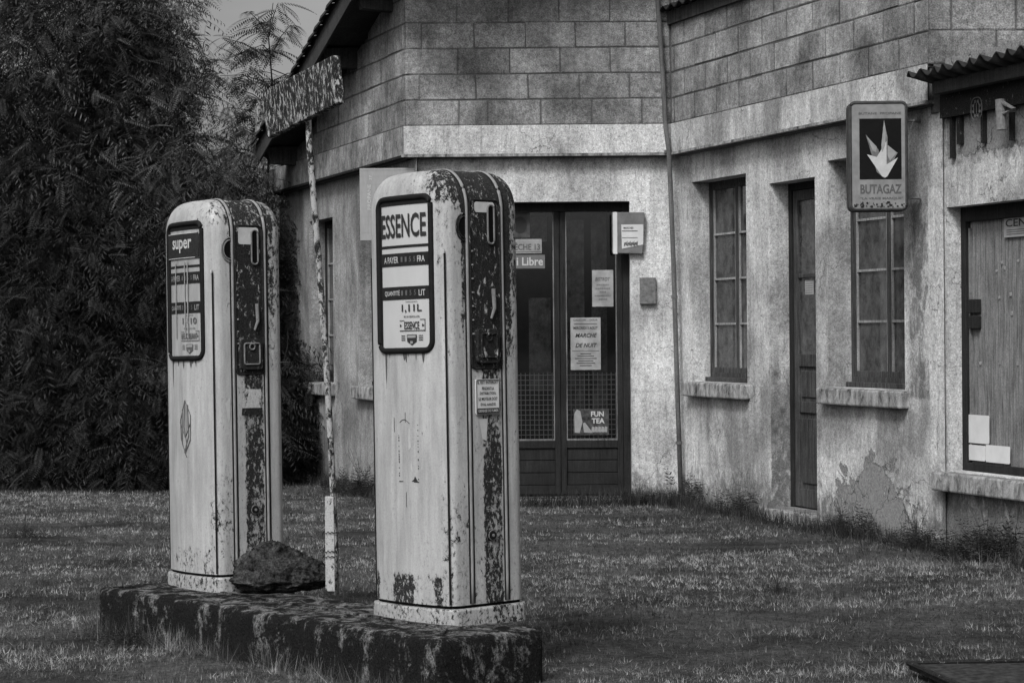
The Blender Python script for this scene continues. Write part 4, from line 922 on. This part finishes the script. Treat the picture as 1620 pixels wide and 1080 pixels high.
# ================================================================== SHEET ON THE GROUND
q = [onz(1438, 1058, .03), onz(1530, 1100, .02), onz(1720, 1096, .03), onz(1690, 1054, .035)]
pb = MB(); pb.hexa(q + [p + Vector((0, 0, .02)) for p in q]); pk = pb.build('metal_sheet', plain('old_sheet', .035, .9, .9, 30), None, bevel=.004); tag(pk, 'flat dark weathered sheet lying in the grass at the lower right', 'sheet')
rb = MB(); rb.tube([q[0] + Vector((0, 0, .025)), q[1] + Vector((0, 0, .025))], .012, 8); rb.tube([q[0] + Vector((0, 0, .025)), q[3] + Vector((0, 0, .03))], .009, 8); rb_ = rb.build('folded_edge', RUSTD, pk)

# ================================================================== VEGETATION
def frond_template(np_=11, L=1.0):
    """pinnate leaf along +x, drooping: returns quads (n,4,3)"""
    Q = []
    for k in range(1, np_ + 1):
        t = k / (np_ + .5); x = t * L; z = -.35 * t * t * L
        ll = (.17 if k < np_ - 1 else .13) * L * (.75 + .5 * math.sin(math.pi * min(1, t * 1.05)))
        for sgn in (-1, 1):
            a = R(62); dx, dy = math.cos(a), sgn * math.sin(a); dz = -.28
            b = np.array([x, 0, z]); tip = b + ll * np.array([dx, dy, dz]); mid = b + ll * .5 * np.array([dx, dy, dz * .7]); wv = np.array([-dy * sgn, dx * sgn, 0]) * ll * .115
            Q.append([b, mid + wv, tip, mid - wv])
    Q.append([np.array([0, -.006 * L, 0]), np.array([.5 * L, -.004 * L, -.0875 * L]), np.array([L, 0, -.35 * L]), np.array([.5 * L, .004 * L, -.0875 * L])])
    return np.array(Q)
FT = frond_template(13)
def sprig_template(n=9):
    Q = []
    for k in range(n):
        x = .12 + .88 * k / (n - 1); b = np.array([x, 0, -.2 * x * x]); sg = 1 if k % 2 else -1; ll = .30 - .1 * abs(x - .5)
        dv = np.array([.35, sg * .55, -.75 + .2 * (k % 3)]); dv /= np.linalg.norm(dv); wv = np.array([.8, sg * -.3, .3]) * ll * .11
        Q.append([b, b + dv * ll * .45 + wv, b + dv * ll, b + dv * ll * .45 - wv])
    Q.append([np.array([0, -.008, 0]), np.array([.5, -.006, -.05]), np.array([1, 0, -.2]), np.array([.5, .006, -.05])])
    return np.array(Q)
SPR = sprig_template()
def rot(yaw, pit, rl):
    cy, sy, cp, sp, cr, sr = np.cos(yaw), np.sin(yaw), np.cos(pit), np.sin(pit), np.cos(rl), np.sin(rl); z = np.zeros_like(cy); o1 = np.ones_like(cy)
    Rz = np.stack([np.stack([cy, -sy, z], -1), np.stack([sy, cy, z], -1), np.stack([z, z, o1], -1)], -2)
    Ry = np.stack([np.stack([cp, z, sp], -1), np.stack([z, o1, z], -1), np.stack([-sp, z, cp], -1)], -2)
    Rx = np.stack([np.stack([o1, z, z], -1), np.stack([z, cr, -sr], -1), np.stack([z, sr, cr], -1)], -2)
    return Rz @ Ry @ Rx
def fronds(P, yaw, pit, size, tone, T=FT):
    n = len(P); M = rot(yaw, pit, RNG.uniform(-.5, .5, n)) * size[:, None, None]
    V = np.einsum('nij,qkj->nqki', M, T) + P[:, None, None, :]; q = T.shape[0]
    V = V.reshape(-1, 3); Fq = np.arange(len(V)).reshape(-1, 4); tn = np.repeat(tone, q * 4) * np.repeat(RNG.uniform(.7, 1.3, n * q), 4)
    return V, Fq, tn
def crown_pts(blobs, clumps, per, seed, spread):
    """clumps of leaves spread near the surface of several ellipsoids"""
    r = np.random.default_rng(seed); P = []; Y = []; PT = []; T = []
    tot = sum(b[3] * b[4] * b[5] for b in blobs)
    for (cx, cy, cz, rx, ry, rz) in blobs:
        n = max(4, int(clumps * rx * ry * rz / tot)); d = r.normal(size=(n, 3)); d /= np.linalg.norm(d, axis=1)[:, None]; rad = r.uniform(.35, 1.02, n) ** .6
        C = np.array([cx, cy, cz]) + d * rad[:, None] * np.array([rx, ry, rz])
        for c, dd in zip(C, d):
            k = int(per * r.uniform(.6, 1.3)); yaw0 = math.atan2(dd[1], dd[0]); yy = yaw0 + r.normal(0, 1.1, k)
            P.append(c + r.normal(0, spread, (k, 3))); Y.append(yy); PT.append(r.normal(.15, .4, k)); T.append(np.full(k, r.uniform(.25, .9)) * r.uniform(.75, 1.2, k))
    return np.concatenate(P), np.concatenate(Y), np.concatenate(PT), np.concatenate(T)
def limb(mb, p, d, L, r, depth, rnd):
    pts = [Vector(p)]; rr = [r]; dd = Vector(d).normalized()
    for k in range(5):
        dd = (dd + Vector((rnd.uniform(-.2, .2), rnd.uniform(-.2, .2), rnd.uniform(-.1, .14)))).normalized(); pts.append(pts[-1] + dd * L / 5); rr.append(r * (1 - .12 * (k + 1)))
    mb.tube(pts, rr, 7)
    if depth:
        for k in range(3): limb(mb, pts[2 + k], (dd + Vector((rnd.uniform(-.9, .9), rnd.uniform(-.9, .9), rnd.uniform(-.1, .6)))).normalized(), L * .68, rr[2 + k] * .62, depth - 1, rnd)
def tree(name, label, base, blobs, clumps, per, size, seed, trunk_h, tr, group=None, cat='tree', spread=.05, tone=1.0, mixr=.45):
    t = thing(name, label, cat, base, 0, group); rnd = random.Random(seed); b = MB()
    for k in range(3 if cat == 'tree' else 5):
        a = rnd.uniform(0, 6.28); s_ = .1 if cat == 'tree' else .5; limb(b, (0.1 * math.cos(a), .1 * math.sin(a), -.05), (s_ * math.cos(a), s_ * math.sin(a), 1), trunk_h, tr, 2 if cat == 'tree' else 1, rnd)
    b.build('trunk', BARK, t, local=True)
    P, Y, PT, T = crown_pts(blobs, clumps, per, seed, spread); n = len(P); mk = RNG.uniform(0, 1, n) < mixr; sz_ = RNG.uniform(.55, 1.3, n) * size
    V, Fq, tn = fronds(P[mk], Y[mk], PT[mk], sz_[mk], T[mk] * tone); V2, F2, t2 = fronds(P[~mk], Y[~mk], PT[~mk] + .3, sz_[~mk] * .95, T[~mk] * tone, SPR)
    V = np.concatenate([V, V2]); Fq = np.arange(len(V)).reshape(-1, 4); tn = np.concatenate([tn, t2])
    V = V - np.array(base)
    np_mesh('crown', V, Fq, LEAF if cat == 'tree' else LEAFD, t, {'tone': np.clip(tn, 0, 1)}); return t
def bl_(px, py, Y, rx, ry, rz): p = at(px, py, Y); return (p.x, p.y, p.z, rx, ry, rz)
G = 'trees and shrubs along the left edge of the yard'
Yt = 21.0
tree('leafy_tree', 'tall tree with feathery leaflets filling the upper left corner of the yard', (at(70, 770, Yt).x, Yt, 0), [bl_(60, 100, Yt, 1.15, 1.0, 1.3), bl_(150, 40, Yt + .3, .8, .9, .7), bl_(120, 330, Yt, 1.0, .9, .7)], 900, 12, .25, 21, 2.0, .07, G, spread=.16, tone=.85)
tree('leafy_tree', 'airy tree with drooping leaf sprays reaching against the sky beside the roof', (at(300, 770, Yt + .6).x, Yt + .6, 0), [bl_(205, 150, Yt + .3, .62, .8, .75), bl_(270, 20, Yt + .2, .22, .4, .4), bl_(280, 300, Yt, .75, .8, .5), bl_(315, 150, Yt, .2, .4, .3), bl_(400, 330, Yt + .9, .5, .5, .35), bl_(395, 240, Yt + 1.6, .3, .4, .25)], 560, 12, .235, 31, 1.9, .05, G, spread=.15, tone=1.35)
# thin open branch against the sky
ob = thing('young_tree', 'thin sapling branch with sparse leaves silhouetted on the sky by the roof edge', 'tree', (at(425, 770, 22.8).x, 22.8, 0))
b = MB(); tips = []; root_ = Vector((0, 0, -.05)); path = [root_] + [at(x, y, 22.8) - Vector(ob.location) for x, y in ((420, 400), (425, 250), (432, 150), (425, 60), (432, 5))]
b.tube(path, [.03, .022, .014, .010, .007, .004], 6)
for (x0, y0, x1, y1) in ((432, 150, 395, 105), (430, 130, 480, 115), (428, 90, 460, 40), (425, 60, 395, 20), (432, 160, 470, 165), (430, 190, 395, 160), (428, 210, 475, 190), (425, 80, 405, 75), (432, 140, 520, 95), (425, 230, 380, 200), (420, 90, 352, 60), (420, 130, 348, 120), (425, 190, 360, 170), (430, 110, 500, 150), (428, 170, 372, 140), (425, 60, 440, 5), (420, 240, 455, 215), (415, 250, 365, 235)):
    p0_, p1_ = at(x0, y0, 22.8) - Vector(ob.location), at(x1, y1, 22.7) - Vector(ob.location); b.tube([p0_, (p0_ + p1_) / 2 + Vector((0, 0, .04)), p1_], [.006, .005, .003], 5)
    for k in range(5): tips.append(p0_.lerp(p1_, .25 + .19 * k))
b.build('trunk', BARK, ob, local=True)
P = np.array([tuple(q) for q in tips for _ in range(4)]); n = len(P); V, Fq, tn = fronds(P, RNG.uniform(-3.1, 3.1, n), RNG.uniform(-.1, .6, n), RNG.uniform(.2, .4, n), RNG.uniform(.1, .6, n)); np_mesh('crown', V, Fq, LEAF, ob, {'tone': np.clip(tn, 0, 1)})
shr = [(30, 600, 19.9, .75, .6, .75, 'dark feathery shrub at the far left edge of the yard'), (120, 500, 20.2, .65, .6, .8, 'broad dark shrub under the tall tree at the left'),
       (200, 640, 19.8, .65, .5, .62, 'low shrub left of the rear pump'), (300, 480, 20.4, .6, .6, .8, 'dense shrub standing behind the rear pump'), (350, 650, 20.0, .6, .5, .6, 'low dark shrub behind the base of the rear pump'),
       (450, 520, 21.6, .42, .5, 1.15, 'tall dark shrub between the rear pump and the shop side wall'), (60, 370, 20.6, .7, .6, .6, 'drooping shrub crown below the tall tree at the far left'), (440, 650, 20.7, .32, .4, .6, 'narrow shrub hugging the far corner of the shop side wall')]
for i, (x, y, Y, rx, ry, rz, lab) in enumerate(shr):
    p = at(x, y, Y); tree('shrub', lab, (p.x, Y, 0), [(p.x, Y, p.z, rx, ry, rz), (p.x + .1, Y, max(.35, p.z - rz * .8), rx, ry, .5)], 330, 11, .24, 50 + i, max(.4, p.z * .7), .025, G, 'shrub', .10, .75)
# far wood closing the view
P = []; r = np.random.default_rng(5); n = 7000; X = r.uniform(-7.5, 1.5, n); Y = r.uniform(23.6, 26, n); Zt = np.interp(X, [-7.5, -5, -3.6, -3.0, -2.5, 1.5], [4.6, 4.3, 3.6, 2.6, 2.1, 1.9]); Z = r.uniform(0, 1, n) ** .8 * Zt
V, Fq, tn = fronds(np.stack([X, Y, Z], 1), r.uniform(-3.1, 3.1, n), r.uniform(-.2, .8, n), r.uniform(.4, .6, n), r.uniform(.05, .35, n)); tag(np_mesh('far_wood', V, Fq, LEAFD, None, {'tone': np.clip(tn, 0, 1)}), 'mass of dark foliage far behind the trees', 'foliage', kind='stuff')

# grass ------------------------------------------------------------------
def inside(poly, X, Y):
    c = np.zeros(len(X), bool); n = len(poly)
    for i in range(n):
        x1, y1 = poly[i]; x2, y2 = poly[(i + 1) % n]
        hit = ((y1 > Y) != (y2 > Y)) & (X < (x2 - x1) * (Y - y1) / (y2 - y1 + 1e-12) + x1); c ^= hit
    return c
def gn(X, Y, s, seed):
    r = np.random.default_rng(seed); out = np.zeros_like(X)
    for o_ in range(4):
        k = s * 2 ** o_
        for _ in range(3):
            a = r.uniform(0, 6.28); ph = r.uniform(0, 6.28); out += np.sin((X * math.cos(a) * .6 + Y * math.sin(a)) * k + ph + 1.3 * np.sin(X * k * .7 + ph)) / (o_ + 1.5)
    return out / 3.2
lowA = LW.pt(LEN_L + .3, 0, SB); lowB = LW.pt(-.03, 0, SB); lb2 = FR.pt(uB + .06, 0, SB); lc = WG.pt(uEnd, 0, SB)
HP = [(lowA.x, lowA.y), (FR.pt(FR.hit(661, 300, SB)[0], 0, SB).x, YF + .085), (lb2.x, YF + .085), (lc.x, lc.y), (9, lc.y), (9, 30), (lowA.x, 30)]
i0, i1, i2, i3 = near, near + eu_ * Lu, near + eu_ * Lu + ev_ * Lv, near + ev_ * Lv; IP = [(q.x, q.y) for q in (i0, i1, i2, i3)]
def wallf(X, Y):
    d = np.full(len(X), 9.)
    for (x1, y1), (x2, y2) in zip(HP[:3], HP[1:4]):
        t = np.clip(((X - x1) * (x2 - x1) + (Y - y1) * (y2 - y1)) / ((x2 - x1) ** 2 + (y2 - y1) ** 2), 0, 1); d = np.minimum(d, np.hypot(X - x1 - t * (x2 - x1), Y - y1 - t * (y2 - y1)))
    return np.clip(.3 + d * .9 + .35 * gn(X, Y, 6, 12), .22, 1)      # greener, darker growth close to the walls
def blades(N, hmin, hmax, wd, seed, region=None, lean=.9, tonef=None):
    r = np.random.default_rng(seed)
    if region is None:
        Y = 7.3 + (21.5 - 7.3) * r.uniform(0, 1, N) ** 1.25; X = r.uniform(-1, 1, N) * (Y * .26 + .9)
    else: X, Y = region(r, N)
    k = ~(inside(HP, X, Y) | inside(IP, X, Y)); X, Y = X[k], Y[k]; n = len(X)
    pat = .9 * gn(X * .5, Y, 1.7, 3) + 1.1 * gn(X * .5, Y, 6, 8); keep = r.uniform(0, 1, n) < np.clip(.72 + .6 * pat, .1, 1) if region is None else np.ones(n, bool)
    X, Y, pat = X[keep], Y[keep], pat[keep]; n = len(X)
    h = r.uniform(hmin, hmax, n) * (1 + .35 * gn(X, Y, 3, 5)); a = r.uniform(0, 6.283, n); le = np.abs(r.normal(0, lean, n)); b = r.uniform(0, 6.283, n)
    w = wd * r.uniform(.6, 1.5, n) * np.maximum(.8, Y / 11)
    dx, dy = np.cos(a), np.sin(a); base = np.stack([X, Y, np.zeros(n) - .004], 1); side = np.stack([-np.sin(b), np.cos(b) * .4, np.zeros(n)], 1) * w[:, None]
    tip = base + np.stack([dx * le * h, dy * le * h, h * np.maximum(.12, 1 - .3 * le)], 1)
    V = np.stack([base - side, base + side, tip], 1).reshape(-1, 3); Fq = np.arange(3 * n).reshape(-1, 3)
    ci = (np.floor(X / .034).astype(np.int64) * 73856093) ^ (np.floor(Y / .09).astype(np.int64) * 19349663); cell = (ci % 1009) / 1009.
    c2 = (np.floor(X / .09 + .3 * Y).astype(np.int64) * 83492791) ^ (np.floor(Y / .25).astype(np.int64) * 29349663); cell2 = (c2 % 997) / 997.
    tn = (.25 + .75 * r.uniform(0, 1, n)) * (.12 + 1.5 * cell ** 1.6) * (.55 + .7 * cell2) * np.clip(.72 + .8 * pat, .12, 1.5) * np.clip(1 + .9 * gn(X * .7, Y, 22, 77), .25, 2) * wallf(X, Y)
    sw_ = r.uniform(0, 1, n) < .10; tn = np.where(sw_, r.uniform(.25, .95, n) * np.clip(.9 + .3 * pat, .5, 1.2), tn)
    if tonef is not None: tn = tn * tonef
    return V, Fq, np.repeat(tn, 3)
parts = [blades(640000, .007, .034, .0023, 1, lean=1.15), blades(5000, .03, .06, .0012, 2, lean=.9, tonef=.6), blades(22000, .02, .05, .0012, 3, lean=3, tonef=1.2)]
def along(p, q, wd):
    def f(r, N):
        t = r.uniform(0, 1, N); d = Vector((q[0] - p[0], q[1] - p[1])).normalized(); o_ = np.abs(r.normal(0, wd, N)); nx_, ny_ = d.y, -d.x
        if nx_ * (0 - p[0]) + ny_ * (0 - p[1]) < 0: nx_, ny_ = -nx_, -ny_
        return p[0] + (q[0] - p[0]) * t + nx_ * o_, p[1] + (q[1] - p[1]) * t + ny_ * o_
    return f
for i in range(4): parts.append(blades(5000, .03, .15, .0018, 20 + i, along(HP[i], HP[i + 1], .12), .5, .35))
parts.append(blades(1800, .05, .14, .0015, 30, along(IP[0], IP[1], .05), .8, .8))
V = np.concatenate([p[0] for p in parts]); tn = np.concatenate([p[2] for p in parts]); Fq = np.arange(len(V)).reshape(-1, 3)
tag(np_mesh('grass', V, Fq, GRASS, None, {'tone': np.clip(tn, 0, 1)}, 3), 'short dry patchy grass covering the yard', 'grass', kind='stuff')
# fallen straw arcs before the plinth and leafy weeds along the walls
WL = [(1150, 800, .26, 'dark leafy weed at the wall foot right of the downpipe'), (1215, 815, .22, 'spreading weed left of the narrow door step'), (1395, 850, .2, 'dark weed at the broken plaster patch'), (1335, 842, .14, 'small weed just right of the narrow door'), (1450, 868, .16, 'weed under the left end of the wide sill'),
      (1560, 885, .2, 'weed clump under the wide boarded window'), (1605, 890, .24, 'dark weed clump at the right edge of the photo'), (1010, 800, .12, 'weed tuft at the right end of the door threshold'), (573, 785, .22, 'weed tuft at the side wall left of the front pump'), (205, 1025, .10, 'broad-leaved weed against the face of the plinth'),
      (1230, 940, .08, 'low dark tuft in the grass before the narrow door'), (40, 850, .1, 'dark tuft in the grass at the far left')]
WT = frond_template(5, 1.0)
for i, (x, y, sz, lab) in enumerate(WL):
    p = onz(x, y, 0); sz *= 1.35; t = thing('weed', lab, 'weed', p, 0, 'weeds in the yard'); n = int(90 + sz * 600)
    P = np.stack([RNG.normal(0, sz * .6, n), RNG.normal(0, sz * .25, n), np.abs(RNG.normal(0, sz * .18, n))], 1)
    V, Fq, tn = fronds(P, RNG.uniform(-3.1, 3.1, n), RNG.uniform(-1.5, -.5, n), RNG.uniform(.3, .7, n) * sz, RNG.uniform(.05, .6, n), WT)
    o_ = np_mesh('leaves', V, Fq, WEED, t, {'tone': np.clip(tn, 0, 1)})
    sb2 = MB()
    for k in range(6): a = random.uniform(0, 6.28); sb2.tube([(0, 0, 0), (.1 * sz * math.cos(a), .1 * sz * math.sin(a), sz * .6), (.4 * sz * math.cos(a), .4 * sz * math.sin(a), sz * random.uniform(.9, 1.4))], [.0022, .0018, .001], 4)
    sb2.build('stems', BARK, t, local=True)
